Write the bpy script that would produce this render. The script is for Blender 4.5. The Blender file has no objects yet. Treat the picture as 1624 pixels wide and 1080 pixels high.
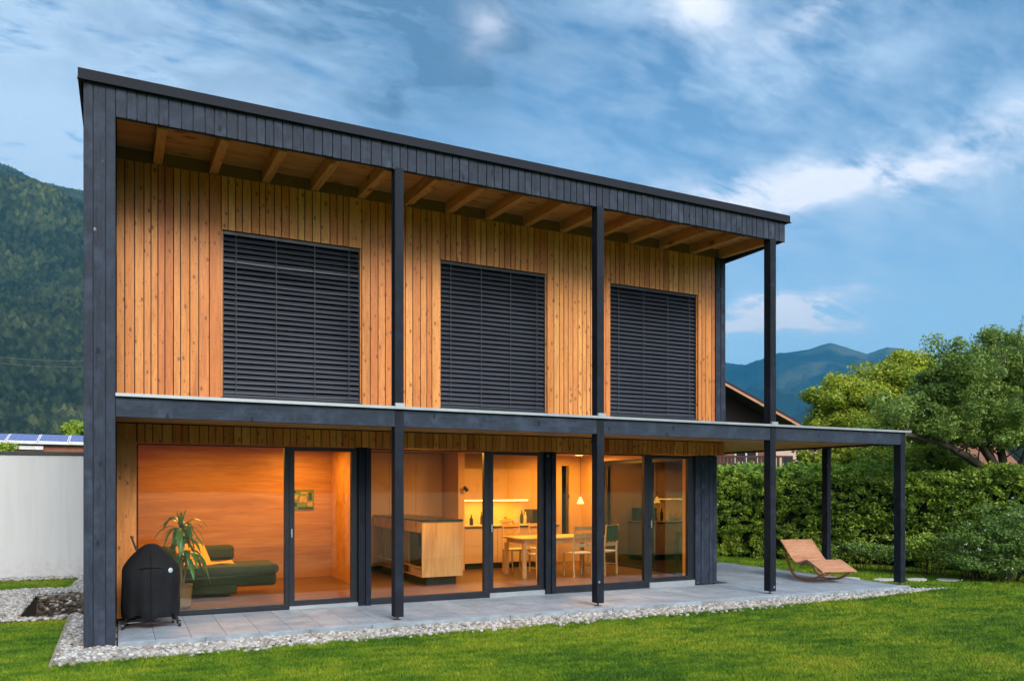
import bpy, bmesh, math, random
import numpy as np
from mathutils import Vector, Matrix, noise as mnoise
R = math.radians
sc = bpy.context.scene
col = sc.collection
rng = np.random.default_rng(7)
random.seed(7)

# ------------------------------------------------------------------ camera
cam_d = bpy.data.cameras.new('camera'); cam = bpy.data.objects.new('camera', cam_d); col.objects.link(cam)
HEAD = R(26.4915)
cam.location = (0, 0, 1.7)
cam.rotation_euler = (R(90), 0, -HEAD)
cam_d.sensor_width = 36; cam_d.lens = 36*1248/1624
cam_d.shift_y = (773-540)/1624
cam_d.clip_start = 0.1; cam_d.clip_end = 40000
sc.camera = cam

# ------------------------------------------------------------------ render / view
sc.view_settings.view_transform = 'Standard'; sc.view_settings.look = 'None'
sc.view_settings.exposure = 0.9; sc.view_settings.gamma = 1
sc.render.engine = 'CYCLES'
cy = sc.cycles
cy.max_bounces = 7; cy.diffuse_bounces = 3; cy.glossy_bounces = 4; cy.transmission_bounces = 6
cy.transparent_max_bounces = 12; cy.volume_bounces = 0; cy.caustics_reflective = False; cy.caustics_refractive = False
cy.sample_clamp_indirect = 6
try:
    cy.use_denoising = True; cy.denoiser = 'OPENIMAGEDENOISE'
except Exception: pass

# ------------------------------------------------------------------ node helpers
class NT:
    def __init__(s, tree): s.t = tree; s.n = tree.nodes; s.l = tree.links
    def add(s, typ, **kw):
        n = s.n.new(typ)
        for k, v in kw.items(): setattr(n, k, v)
        return n
    def put(s, sock, v):
        if isinstance(v, bpy.types.NodeSocket): s.l.new(v, sock)
        elif v is not None: sock.default_value = v
    def math(s, op, a, b=None, c=None, clamp=False):
        n = s.add('ShaderNodeMath', operation=op, use_clamp=clamp)
        s.put(n.inputs[0], a); s.put(n.inputs[1], b) if b is not None else None
        if c is not None: s.put(n.inputs[2], c)
        return n.outputs[0]
    def vmath(s, op, a, b=None, out=0):
        n = s.add('ShaderNodeVectorMath', operation=op)
        s.put(n.inputs[0], a)
        if b is not None: s.put(n.inputs[1], b)
        return n.outputs[out]
    def mix(s, f, a, b, blend='MIX'):
        n = s.add('ShaderNodeMix', data_type='RGBA', blend_type=blend)
        s.put(n.inputs[0], f); s.put(n.inputs[6], a); s.put(n.inputs[7], b)
        return n.outputs[2]
    def noise(s, vec, scale, detail=4, rough=0.5, dist=0, col_=False):
        n = s.add('ShaderNodeTexNoise'); s.put(n.inputs['Vector'], vec)
        n.inputs['Scale'].default_value = scale; n.inputs['Detail'].default_value = detail
        n.inputs['Roughness'].default_value = rough; n.inputs['Distortion'].default_value = dist
        return n.outputs[1 if col_ else 0]
    def voro(s, vec, scale, feature='F1', out=0, rand=1):
        n = s.add('ShaderNodeTexVoronoi', feature=feature); s.put(n.inputs['Vector'], vec)
        n.inputs['Scale'].default_value = scale; n.inputs['Randomness'].default_value = rand
        return n.outputs[out]
    def ramp(s, f, stops, interp='LINEAR'):
        n = s.add('ShaderNodeValToRGB'); s.put(n.inputs[0], f); e = n.color_ramp.elements
        n.color_ramp.interpolation = interp
        while len(e) < len(stops): e.new(0.5)
        for i, (p, c) in enumerate(stops):
            e[i].position = p; e[i].color = (c[0], c[1], c[2], 1) if not isinstance(c, (int, float)) else (c, c, c, 1)
        return n.outputs[0]
    def maprange(s, v, a, b, c, d, smooth=False):
        n = s.add('ShaderNodeMapRange', interpolation_type='SMOOTHSTEP' if smooth else 'LINEAR')
        s.put(n.inputs[0], v)
        for i, x in enumerate((a, b, c, d)): n.inputs[i+1].default_value = x
        return n.outputs[0]
    def mapping(s, vec, scale=(1, 1, 1), loc=(0, 0, 0), rot=(0, 0, 0)):
        n = s.add('ShaderNodeMapping'); s.put(n.inputs[0], vec)
        n.inputs['Scale'].default_value = scale; s.put(n.inputs['Location'], loc); n.inputs['Rotation'].default_value = rot
        return n.outputs[0]
    def bump(s, h, strength=0.3, dist=0.01, normal=None):
        n = s.add('ShaderNodeBump'); s.put(n.inputs['Height'], h)
        n.inputs['Strength'].default_value = strength; n.inputs['Distance'].default_value = dist
        if normal: s.put(n.inputs['Normal'], normal)
        return n.outputs[0]

MATS = {}
def newmat(name):
    m = bpy.data.materials.new(name); m.use_nodes = True
    t = NT(m.node_tree); b = t.n['Principled BSDF']; MATS[name] = m
    return m, t, b
def c4(c): return (c[0], c[1], c[2], 1)

# ------------------------------------------------------------------ world: evening sky with drifting cloud
SUN_EL, SUN_AZ = 33, 176       # azimuth clockwise from +Y, sun high behind the camera on its right
world = bpy.data.worlds.new('World'); sc.world = world; world.use_nodes = True
w = NT(world.node_tree); bg = w.n['Background']
sky = w.add('ShaderNodeTexSky', sky_type='NISHITA'); sky.sun_disc = False
sky.sun_elevation = R(SUN_EL); sky.sun_rotation = R(SUN_AZ); sky.altitude = 600; sky.air_density = 1.0; sky.dust_density = 0.7; sky.ozone_density = 2.0
tc = w.add('ShaderNodeTexCoord'); d = tc.outputs['Generated']
sx = w.add('ShaderNodeSeparateXYZ'); w.put(sx.inputs[0], d)
X_, Y_, Z_ = sx.outputs
zc = w.math('MAXIMUM', Z_, 0.02)
# angular coordinates in degrees
azd = w.math('MULTIPLY', w.math('ARCTAN2', X_, Y_), 57.2958)
eld = w.math('MULTIPLY', w.math('ARCSINE', Z_), 57.2958)
cb = w.add('ShaderNodeCombineXYZ'); w.put(cb.inputs[0], w.math('DIVIDE', X_, w.math('ADD', zc, 0.25))); w.put(cb.inputs[1], w.math('DIVIDE', Y_, w.math('ADD', zc, 0.25)))
plane = cb.outputs[0]
warpn = w.noise(w.mapping(plane, (1.3, 1.3, 1), (2.3, 1.1, 0)), 1.6, 6, 0.6, 0.0, True)
wsx = w.add('ShaderNodeSeparateXYZ'); w.put(wsx.inputs[0], warpn)
azw = w.math('ADD', azd, w.math('MULTIPLY', w.math('SUBTRACT', wsx.outputs[0], 0.5), 13))
elw = w.math('ADD', eld, w.math('MULTIPLY', w.math('SUBTRACT', wsx.outputs[1], 0.5), 9))
def blob(az, el, sa, se, rot):   # soft elliptical mask in the sky, degrees
    c, s_ = math.cos(R(rot)), math.sin(R(rot))
    da = w.math('SUBTRACT', azw, az); de = w.math('SUBTRACT', elw, el)
    p = w.math('DIVIDE', w.math('ADD', w.math('MULTIPLY', da, c), w.math('MULTIPLY', de, s_)), sa)
    q = w.math('DIVIDE', w.math('SUBTRACT', w.math('MULTIPLY', de, c), w.math('MULTIPLY', da, s_)), se)
    r2 = w.math('ADD', w.math('MULTIPLY', p, p), w.math('MULTIPLY', q, q))
    return w.math('EXPONENT', w.math('MULTIPLY', r2, -1.0))
def total(lst):
    o = None
    for b_, a_ in lst:
        v = w.math('MULTIPLY', blob(*b_), a_)
        o = v if o is None else w.math('ADD', o, v)
    return o
streak = w.noise(w.mapping(plane, (1.0, 2.2, 1), rot=(0, 0, R(20))), 2.2, 8, 0.62, 0.6)
fine = w.noise(w.mapping(plane, (1, 1.6, 1)), 5.5, 7, 0.6, 0.3)
wisp = w.noise(w.mapping(plane, (1.3, 4.5, 1), rot=(0, 0, R(24))), 4.5, 9, 0.68, 1.1)
thin = w.math('ADD', w.math('ADD', w.math('MULTIPLY', streak, 0.42), w.math('MULTIPLY', fine, 0.42)), w.math('MULTIPLY', wisp, 0.16))
SKYB = dict(
 veil=[((-9, 20, 18, 24, 0), 2.3), ((15, 37, 12, 7, 0), 0.9), ((36, 33, 12, 6, 10), 0.6), ((58, 20, 14, 4.5, 8), 0.7), ((45, 26, 14, 3, 14), .5)],
 white=[((47.0, 19.0, 8.0, 1.5, -2), 1.5), ((57, 20.5, 6, 1.1, 12), 0.6), ((43.8, 11.9, 4.6, .8, 6), 3.2), ((38.5, 29.5, 2.2, 2.0, 30), 0.75), ((47, 30.0, 4.5, 1.0, 20), 0.7), ((25, 30.2, 2.0, 1.4, 20), 0.4)],
 dark=[((18.5, 33, 9.5, 6, 0), 1.9), ((2, 27, 9, 2.5, 8), .45), ((23, 29, 5, 2.6, 15), 1.4), ((26, 35, 5, 3, 0), 0.6), ((9, 34, 5, 2.5, 0), .35)])
veil = w.math('MULTIPLY', w.math('ADD', total(SKYB['veil']), 0.15), w.maprange(thin, 0.42, 0.58, 0.10, 1.25), clamp=True)
white = w.math('MULTIPLY', total(SKYB['white']), w.maprange(thin, 0.43, 0.56, 0.05, 1.25), clamp=True)
dark = w.math('MULTIPLY', total(SKYB['dark']), w.maprange(fine, 0.42, 0.58, 0.35, 1.15), clamp=True)
skyc = w.mix(1.0, sky.outputs[0], (0.34, 0.58, 0.66, 1), 'MULTIPLY')
low = w.math('EXPONENT', w.math('MULTIPLY', w.math('MAXIMUM', eld, 0.0), -0.12))
skyc = w.mix(w.math('MULTIPLY', low, 1.0), skyc, (6.2, 7.8, 8.9, 1))
c1 = w.mix(veil, skyc, (2.65, 3.45, 4.4, 1))
c2 = w.mix(w.math('MULTIPLY', dark, 0.92), c1, (0.50, 1.02, 1.75, 1))
c3 = w.mix(white, c2, (4.6, 4.7, 5.2, 1))
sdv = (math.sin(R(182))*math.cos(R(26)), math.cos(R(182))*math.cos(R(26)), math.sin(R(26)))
glow = w.math('POWER', w.math('MAXIMUM', w.vmath('DOT_PRODUCT', d, sdv, 1), 0.0), 2.5)     # glow added to the unseen sky behind the camera as soft key light
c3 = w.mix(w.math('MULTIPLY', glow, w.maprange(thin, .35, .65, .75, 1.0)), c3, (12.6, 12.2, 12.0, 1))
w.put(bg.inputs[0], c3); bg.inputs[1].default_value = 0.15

# ------------------------------------------------------------------ sun, softened by thin cloud
sl = bpy.data.lights.new('sun', 'SUN'); sl.energy = 2.1; sl.angle = R(24); sl.color = (1, 0.92, 0.82)
so = bpy.data.objects.new('sun', sl); col.objects.link(so)
sd = Vector((math.sin(R(SUN_AZ))*math.cos(R(SUN_EL)), math.cos(R(SUN_AZ))*math.cos(R(SUN_EL)), math.sin(R(SUN_EL))))
so.rotation_euler = sd.to_track_quat('Z', 'Y').to_euler(); so.location = (20, -30, 30)

# ------------------------------------------------------------------ materials
def wood_mat(name, stops, axis='z', knots=True, rough=0.55, knot_scale=5.0, bumps=0.25, grain=1.0, varamt=1.0, knotcol=(0.13, 0.035, 0.010)):
    m, t, b = newmat(name)
    o = t.add('ShaderNodeTexCoord').outputs['Object']
    isl = t.add('ShaderNodeNewGeometry').outputs['Random Per Island']
    off = t.add('ShaderNodeCombineXYZ'); t.put(off.inputs[0], t.math('MULTIPLY', isl, 37)); t.put(off.inputs[1], t.math('MULTIPLY', isl, 91)); t.put(off.inputs[2], t.math('MULTIPLY', isl, 53))
    v = t.vmath('ADD', o, off.outputs[0])
    lo = 0.07
    s = {'z': (1, 1, lo), 'x': (lo, 1, 1), 'y': (1, lo, 1)}[axis]
    g = t.noise(t.mapping(v, s), 55*grain, 5, 0.6, 0.8)
    g2 = t.noise(t.mapping(v, s), 14*grain, 3, 0.5, 1.5)
    base = t.ramp(t.math('FRACT', t.math('MULTIPLY', isl, 7.13)), stops)
    cc = t.mix(t.maprange(g, 0.38, 0.7, 0, 0.42), base, (0.52, 0.34, 0.18, 1), 'MULTIPLY')
    cc = t.mix(t.maprange(g2, 0.42, 0.7, 0, 0.35), cc, (0.68, 0.48, 0.32, 1), 'MULTIPLY')
    stk = t.noise(t.mapping(v, {'z': (1, 1, .12), 'x': (.12, 1, 1), 'y': (1, .12, 1)}[axis]), 6*grain, 5, .65, .4)
    cc = t.mix(t.maprange(stk, .48, .68, 0, .5), cc, (0.55, 0.38, 0.26, 1), 'MULTIPLY')
    if knots:
        ks = {'z': (1, 1, 0.55), 'x': (.55, 1, 1), 'y': (1, .55, 1)}[axis]
        kv = t.voro(t.mapping(v, ks), knot_scale)
        kf = t.maprange(kv, 0.11, 0.20, 1, 0, True)
        cc = t.mix(t.math('MULTIPLY', kf, 0.95), cc, c4(knotcol))
        kv2 = t.voro(t.mapping(v, ks, (5, 3, 8)), knot_scale*1.9); cc = t.mix(t.maprange(kv2, 0.07, 0.15, .8, 0, True), cc, c4(knotcol))
        halo = t.maprange(kv, 0.12, 0.34, .4, 0, True); cc = t.mix(halo, cc, (knotcol[0]*3.6, knotcol[1]*4.5, knotcol[2]*4, 1))
    t.put(b.inputs['Base Color'], cc); b.inputs['Roughness'].default_value = rough
    t.put(b.inputs['Normal'], t.bump(g, bumps, 0.004))
    return m
wood_mat('larch', [(0, (0.66, 0.215, 0.045)), (0.25, (0.88, 0.38, 0.090)), (0.45, (0.72, 0.235, 0.055)), (0.7, (0.93, 0.44, 0.125)), (0.85, (0.80, 0.30, 0.07)), (1, (0.52, 0.14, 0.035))], knot_scale=11.0)
wood_mat('rafter_wood', [(0, (0.72, 0.36, 0.12)), (1, (0.80, 0.42, 0.15))], 'y', True, knot_scale=4)
wood_mat('soffit_wood', [(0, (0.60, 0.31, 0.11)), (0.5, (0.70, 0.37, 0.14)), (1, (0.62, 0.30, 0.11))], 'x', True, knot_scale=4)
wood_mat('oak_floor', [(0, (0.15, 0.085, 0.04)), (0.5, (0.20, 0.115, 0.055)), (1, (0.12, 0.07, 0.033))], 'x', False, rough=0.3)
wood_mat('ply_wall', [(0, (0.58, 0.33, 0.15)), (0.5, (0.66, 0.38, 0.17)), (1, (0.54, 0.30, 0.13))], 'x', False, rough=0.5, grain=.5, bumps=.05)
wood_mat('pale_wood', [(0, (0.80, 0.60, 0.30)), (0.5, (0.84, 0.64, 0.34)), (1, (0.76, 0.56, 0.27))], 'z', True, knot_scale=2.0, grain=.6)
wood_mat('lounger_wood', [(0, (0.58, 0.30, 0.18)), (0.5, (0.66, 0.36, 0.22)), (1, (0.62, 0.33, 0.20))], 'x', False, rough=0.5)
wood_mat('runner_wood', [(0, (0.50, 0.24, 0.09)), (1, (0.56, 0.28, 0.11))], 'y', False, rough=0.45)
wood_mat('brown_timber', [(0, (0.045, 0.014, 0.009)), (0.5, (0.07, 0.022, 0.013)), (1, (0.05, 0.016, 0.010))], 'x', False)
wood_mat('red_timber', [(0, (0.30, 0.10, 0.05)), (0.5, (0.36, 0.13, 0.065)), (1, (0.28, 0.09, 0.045))], 'z', False)

def stained(name, base=(0.050, 0.058, 0.078), axis='z', rough=0.5):
    m, t, b = newmat(name)
    o = t.add('ShaderNodeTexCoord').outputs['Object']
    isl = t.add('ShaderNodeNewGeometry').outputs['Random Per Island']
    off = t.add('ShaderNodeCombineXYZ'); t.put(off.inputs[0], t.math('MULTIPLY', isl, 37)); t.put(off.inputs[2], t.math('MULTIPLY', isl, 53))
    v = t.vmath('ADD', o, off.outputs[0])
    s = {'z': (1, 1, 0.06), 'x': (0.06, 1, 1), 'y': (1, 0.06, 1)}[axis]
    g = t.noise(t.mapping(v, s), 60, 5, 0.65, 0.6)
    blot = t.noise(v, 5, 5, 0.6)
    cc = t.mix(t.maprange(g, 0.35, 0.7, 0, 0.8), c4([q*.75 for q in base]), (base[0]*2.3, base[1]*2.25, base[2]*2.1, 1))
    cc = t.mix(t.maprange(blot, 0.46, 0.68, 0, 0.75), cc, (base[0]*3.6, base[1]*3.4, base[2]*3.1, 1))
    cc = t.mix(t.math('MULTIPLY', isl, 0.5), cc, (base[0]*1.7, base[1]*1.65, base[2]*1.6, 1))
    spot = t.voro(v, 2.6)
    cc = t.mix(t.maprange(spot, 0.035, 0.06, 0.75, 0), cc, (0.28, 0.31, 0.36, 1))
    kn = t.voro(t.mapping(v, (1, 1, .5), (3, 7, 1)), 5.0)
    cc = t.mix(t.maprange(kn, 0.07, 0.13, 0.8, 0), cc, (base[0]*.35, base[1]*.35, base[2]*.35, 1))
    t.put(b.inputs['Base Color'], cc)
    t.put(b.inputs['Roughness'], t.maprange(blot, 0.3, 0.7, rough+.12, rough+.35)); b.inputs['Specular IOR Level'].default_value = .22
    t.put(b.inputs['Normal'], t.bump(g, 0.3, 0.004))
    return m
stained('dark_boards', (0.020, 0.027, 0.044)); stained('dark_beam', (0.019, 0.028, 0.046), 'x'); stained('dark_post', (0.007, 0.010, 0.017))

def plain(name, colr, rough=0.5, metal=0.0, var=0.15, scale=6, bump=0.0, bscale=80, spec=0.5, **kw):
    m, t, b = newmat(name)
    o = t.add('ShaderNodeTexCoord').outputs['Object']
    n = t.noise(o, scale, 5, 0.6)
    t.put(b.inputs['Base Color'], t.mix(t.maprange(n, 0.3, 0.7, 0, 1), c4([x*(1-var) for x in colr]), c4([min(1, x*(1+var)) for x in colr])))
    t.put(b.inputs['Roughness'], t.maprange(n, 0.3, 0.7, max(0.02, rough-.06), rough+.06))
    b.inputs['Metallic'].default_value = metal; b.inputs['Specular IOR Level'].default_value = spec
    if bump: t.put(b.inputs['Normal'], t.bump(t.noise(o, bscale, 4, 0.6), bump, 0.01))
    return m
plain('frame_metal', (0.009, 0.012, 0.019), 0.4, 0.0, 0.12)
plain('fascia_metal', (0.018, 0.021, 0.031), 0.7, 0.0, 0.2, 2, spec=.15)
plain('bright_metal', (0.40, 0.44, 0.47), 0.45, 0.5, 0.1, 3)
plain('blind_metal', (0.038, 0.046, 0.066), 0.42, 0.25, 0.08, 1.2)
plain('blind_cord', (0.055, 0.058, 0.066), 0.7)
plain('dark_void', (0.012, 0.012, 0.014), 0.8)
plain('render_white', (0.56, 0.58, 0.61), 0.9, 0, 0.06, 0.8, 0.15, 150)
m, t, b = MATS['render_white'], None, None
t = NT(m.node_tree); b = t.n['Principled BSDF']; o = t.add('ShaderNodeTexCoord').outputs['Object']
st = t.noise(t.mapping(o, (3.2, 1, .22)), 3.0, 6, .65); sp_ = t.add('ShaderNodeSeparateXYZ'); t.put(sp_.inputs[0], o)
up = t.maprange(sp_.outputs[2], -.1, .55, 1, 0, True)
dirt = t.math('MULTIPLY', t.maprange(t.noise(o, 9, 6, .7), .35, .7, 0, 1), up)
base = t.mix(t.maprange(st, .45, .72, 0, .35), (0.65, 0.66, 0.68, 1), (0.50, 0.505, 0.505, 1))
t.put(b.inputs['Base Color'], t.mix(t.math('MULTIPLY', dirt, .45), base, (0.30, 0.27, 0.22, 1)))
plain('cap_metal', (0.035, 0.04, 0.045), 0.45)
plain('int_plaster', (0.66, 0.46, 0.26), 0.8, 0, 0.05, 1)
plain('cab_front', (0.66, 0.50, 0.34), 0.35, 0, 0.04, 1)
plain('cab_wall', (0.72, 0.52, 0.32), 0.3, 0, 0.05, 1.5)
plain('black_top', (0.02, 0.018, 0.02), 0.25)
plain('smoked_glass', (0.02, 0.035, 0.03), 0.08)
plain('pale_top', (0.66, 0.55, 0.42), 0.4)
plain('sofa_green', (0.034, 0.050, 0.026), 0.9, 0, 0.2, 14, 0.4, 300)
plain('yellow_cloth', (0.80, 0.42, 0.06), 0.9, 0, 0.12, 5, 0.3, 200)
plain('seat_white', (0.72, 0.64, 0.52), 0.8, 0, 0.08, 9)
plain('chair_wood', (0.62, 0.42, 0.20), 0.45, 0, 0.15, 12)
plain('pot_clay', (0.22, 0.15, 0.08), 0.7, 0, 0.1, 4)
plain('stem_brown', (0.14, 0.10, 0.05), 0.8)
plain('steel', (0.55, 0.55, 0.55), 0.25, 1.0, 0.1)
plain('ceramic', (0.75, 0.70, 0.60), 0.25)
plain('bottle_green', (0.03, 0.07, 0.03), 0.15)
plain('black_plastic', (0.015, 0.016, 0.018), 0.4)
plain('fruit', (0.75, 0.35, 0.05), 0.5, 0, .4, 20)
plain('emblem_white', (0.62, 0.78, 0.86), 0.5); plain('emblem_grey', (0.10, 0.16, 0.22), 0.5)
plain('rust', (0.16, 0.07, 0.04), 0.8, 0, 0.3, 20)
plain('slab_edge', (0.26, 0.31, 0.35), 0.8, 0, 0.3, 5, 0.4, 60)
plain('dark_joint', (0.05, 0.052, 0.055), 0.9)
plain('step_stone', (0.50, 0.50, 0.47), 0.85, 0, 0.15, 12, .3, 60)
plain('pink_render', (0.62, 0.44, 0.36), 0.9, 0, 0.08, 1); plain('cream_render', (0.62, 0.55, 0.44), 0.9)
plain('window_dark', (0.03, 0.03, 0.035), 0.15); plain('white_paint', (0.72, 0.73, 0.74), 0.6)
plain('clay_tile', (0.30, 0.12, 0.075), 0.85, 0, 0.3, 3, .5, 6)
plain('brown_roof', (0.030, 0.019, 0.016), 0.8, 0, 0.2, 2)
plain('pit_soil', (0.20, 0.155, 0.12), 0.95, 0, 0.45, 14, .8, 40)
plain('edge_strip', (0.30, 0.25, 0.19), 0.8, 0, 0.3, 8)
plain('poster_green', (0.16, 0.26, 0.06), 0.6, 0, .6, 30); plain('poster_yellow', (0.55, 0.40, 0.06), 0.6, 0, .3, 30); plain('poster_dark', (0.03, 0.05, 0.03), 0.6)
plain('wire', (0.10, 0.11, 0.12), 0.6)
plain('hill_rock', (0.30, 0.27, 0.23), 0.9)

m, t, b = newmat('grill_fabric')
o = t.add('ShaderNodeTexCoord').outputs['Object']
t.put(b.inputs['Base Color'], t.mix(t.maprange(t.noise(o, 3, 4), .35, .7, 0, 1), (0.007, 0.008, 0.010, 1), (0.014, 0.016, 0.020, 1)))
b.inputs['Roughness'].default_value = 0.8; b.inputs['Specular IOR Level'].default_value = .25
t.put(b.inputs['Normal'], t.bump(t.noise(t.mapping(o, (1, 1, .5)), 7, 4, .6), 0.5, 0.03))

m, t, b = newmat('solar_cells')
o = t.add('ShaderNodeTexCoord').outputs['Object']
br = t.add('ShaderNodeTexBrick', offset=0.0); t.put(br.inputs[0], o); br.inputs['Scale'].default_value = 6; br.inputs['Mortar Size'].default_value = 0.012
br.inputs['Brick Width'].default_value = 1; br.inputs['Row Height'].default_value = 1
br.inputs[1].default_value = (0.06, 0.08, 0.30, 1); br.inputs[2].default_value = (0.07, 0.095, 0.34, 1); br.inputs[3].default_value = (0.2, 0.25, 0.5, 1)
t.put(b.inputs['Base Color'], br.outputs[0]); b.inputs['Roughness'].default_value = 0.18

# stone terrace tiles
m, t, b = newmat('tile_stone')
o = t.add('ShaderNodeTexCoord').outputs['Object']
isl = t.add('ShaderNodeNewGeometry').outputs['Random Per Island']
n1 = t.noise(o, 2.2, 6, 0.62); n2 = t.noise(t.mapping(o, (1, 1, 1), (9, 2, 0)), 14, 6, 0.7); 
base = t.mix(isl, (0.30, 0.365, 0.44, 1), (0.40, 0.465, 0.54, 1))
base = t.mix(t.maprange(n1, .42, .66, 0, .8), base, (0.23, 0.28, 0.34, 1))
base = t.mix(t.maprange(n2, .55, .7, 0, .6), base, (0.15, 0.14, 0.13, 1))
t.put(b.inputs['Base Color'], base); t.put(b.inputs['Roughness'], t.maprange(n1, .3, .7, .42, .75))
t.put(b.inputs['Normal'], t.bump(n2, .12, .01))

# clear window glass: transmits what is behind, mirrors by Fresnel
def glass(name, tint=(0.97, 0.98, 0.97), ior=1.5, boost=1.0):
    m = bpy.data.materials.new(name); m.use_nodes = True; t = NT(m.node_tree); t.n.clear()
    out = t.add('ShaderNodeOutputMaterial'); tr = t.add('ShaderNodeBsdfTransparent'); gl = t.add('ShaderNodeBsdfGlossy')
    tr.inputs[0].default_value = c4(tint); gl.inputs[0].default_value = (1, 1, 1, 1); gl.inputs['Roughness'].default_value = 0.0
    o = t.add('ShaderNodeTexCoord').outputs['Object']
    t.put(gl.inputs['Normal'], t.bump(t.noise(o, 0.9, 1), 0.02, 0.05))
    fr = t.add('ShaderNodeFresnel'); fr.inputs[0].default_value = ior
    mx = t.add('ShaderNodeMixShader'); t.put(mx.inputs[0], t.math('MULTIPLY', fr.outputs[0], boost, clamp=True)); t.put(mx.inputs[1], tr.outputs[0]); t.put(mx.inputs[2], gl.outputs[0])
    t.put(out.inputs[0], mx.outputs[0]); MATS[name] = m
glass('window_glass'); glass('side_glass', (0.85, 0.90, 0.86), 1.5, 1.7)

def emit(name, colr, strength):
    m, t, b = newmat(name)
    b.inputs['Base Color'].default_value = c4(colr); b.inputs['Emission Color'].default_value = c4(colr); b.inputs['Emission Strength'].default_value = strength
emit('led_glow', (1, 0.55, 0.08), 5); emit('lamp_glow', (1, 0.60, 0.12), 3)

def leafmat(name, stops, rough=0.5, transl=0.36, posvar=0.5):
    if name not in ('leaf_house', 'petal'): stops = [(p, [min(.7, c[0]*1.95), min(.7, c[1]*1.75), c[2]*1.2]) for p, c in stops]
    m = bpy.data.materials.new(name); m.use_nodes = True; t = NT(m.node_tree); t.n.clear(); MATS[name] = m
    out = t.add('ShaderNodeOutputMaterial'); p = t.add('ShaderNodeBsdfPrincipled'); tl = t.add('ShaderNodeBsdfTranslucent')
    isl = t.add('ShaderNodeNewGeometry').outputs['Random Per Island']
    o = t.add('ShaderNodeTexCoord').outputs['Object']
    n = t.noise(o, 1.1, 3, 0.6)
    f = t.math('ADD', t.math('MULTIPLY', isl, 1-posvar), t.math('MULTIPLY', t.maprange(n, .3, .7, 0, 1), posvar))
    c = t.ramp(f, stops)
    t.put(p.inputs['Base Color'], c); p.inputs['Roughness'].default_value = rough; t.put(tl.inputs[0], c)
    mx = t.add('ShaderNodeMixShader'); mx.inputs[0].default_value = transl
    t.put(mx.inputs[1], p.outputs[0]); t.put(mx.inputs[2], tl.outputs[0]); t.put(out.inputs[0], mx.outputs[0])
leafmat('leaf_hedge', [(0, (0.046, 0.090, 0.018)), (0.5, (0.135, 0.235, 0.036)), (1, (0.31, 0.42, 0.06))])
leafmat('leaf_fruit', [(0, (0.036, 0.074, 0.020)), (0.5, (0.105, 0.185, 0.046)), (1, (0.24, 0.34, 0.10))])
leafmat('leaf_lime', [(0, (0.060, 0.110, 0.016)), (0.5, (0.165, 0.240, 0.028)), (1, (0.36, 0.42, 0.045))])
leafmat('leaf_shrub', [(0, (0.035, 0.080, 0.022)), (0.5, (0.075, 0.15, 0.036)), (1, (0.15, 0.25, 0.06))])
leafmat('leaf_bright', [(0, (0.10, 0.2, 0.04)), (1, (0.2, 0.34, 0.07))])
leafmat('leaf_house', [(0, (0.022, 0.13, 0.035)), (0.8, (0.045, 0.24, 0.05)), (1, (0.14, 0.40, 0.07))], 0.35, .3, .1)
leafmat('petal', [(0, (0.6, 0.62, 0.58)), (1, (0.75, 0.75, 0.72))])
plain('bark', (0.060, 0.045, 0.036), 0.95, 0, 0.35, 9, 0.8, 30)
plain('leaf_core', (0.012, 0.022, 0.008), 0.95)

def lawnmat(name, mul):
    m, t, b = newmat(name)
    o = t.add('ShaderNodeNewGeometry').outputs['Position']
    big = t.noise(o, 0.55, 5, 0.6); mid = t.noise(t.mapping(o, (1, 2.2, 1), rot=(0, 0, .15)), 2.6, 5, 0.65); sm = t.noise(o, 45, 4, 0.7)
    c = t.ramp(t.math('ADD', t.math('MULTIPLY', big, .5), t.math('MULTIPLY', mid, .5)), [(0.40, (0.065, 0.175, 0.010)), (0.46, (0.12, 0.25, 0.011)), (0.53, (0.22, 0.34, 0.016)), (0.60, (0.34, 0.41, 0.024)), (0.70, (0.40, 0.38, 0.05))])
    c = t.mix(t.maprange(sm, .3, .7, 0, 1), c, t.mix(1.0, c, (.5, .5, .45, 1), 'MULTIPLY'))
    c = t.mix(1.0, c, (mul*.80, mul*.84, mul*.8, 1), 'MULTIPLY')
    t.put(b.inputs['Base Color'], c); b.inputs['Roughness'].default_value = 0.7; b.inputs['Specular IOR Level'].default_value = .25
    return m, t, b
m, t, b = lawnmat('lawn_soil', 0.75)
t.put(b.inputs['Normal'], t.bump(t.noise(t.add('ShaderNodeNewGeometry').outputs['Position'], 40, 4, .7), 0.6, 0.03))
lawnmat('grass_blades', 1.25)

m, t, b = newmat('pebble')
isl = t.add('ShaderNodeNewGeometry').outputs['Random Per Island']; o = t.add('ShaderNodeTexCoord').outputs['Object']
c = t.ramp(isl, [(0, (0.16, 0.155, 0.145)), (0.25, (0.33, 0.325, 0.31)), (0.55, (0.46, 0.46, 0.45)), (0.82, (0.62, 0.625, 0.62)), (0.92, (0.38, 0.30, 0.22)), (1, (0.26, 0.23, 0.20))])
t.put(b.inputs['Base Color'], t.mix(t.maprange(t.noise(o, 50, 3), .4, .7, 0, .5), c, (.3, .28, .25, 1))); b.inputs['Roughness'].default_value = 0.8
m, t, b = newmat('pebble_dark')
isl = t.add('ShaderNodeNewGeometry').outputs['Random Per Island']
t.put(b.inputs['Base Color'], t.ramp(isl, [(0, (0.05, 0.04, 0.03)), (0.7, (0.13, 0.11, 0.09)), (0.85, (0.35, 0.33, 0.30)), (1, (0.5, .5, .48))])); b.inputs['Roughness'].default_value = 0.9
plain('gravel_bed', (0.12, 0.11, 0.10), 0.95, 0, 0.5, 30, .8, 40)

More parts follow.
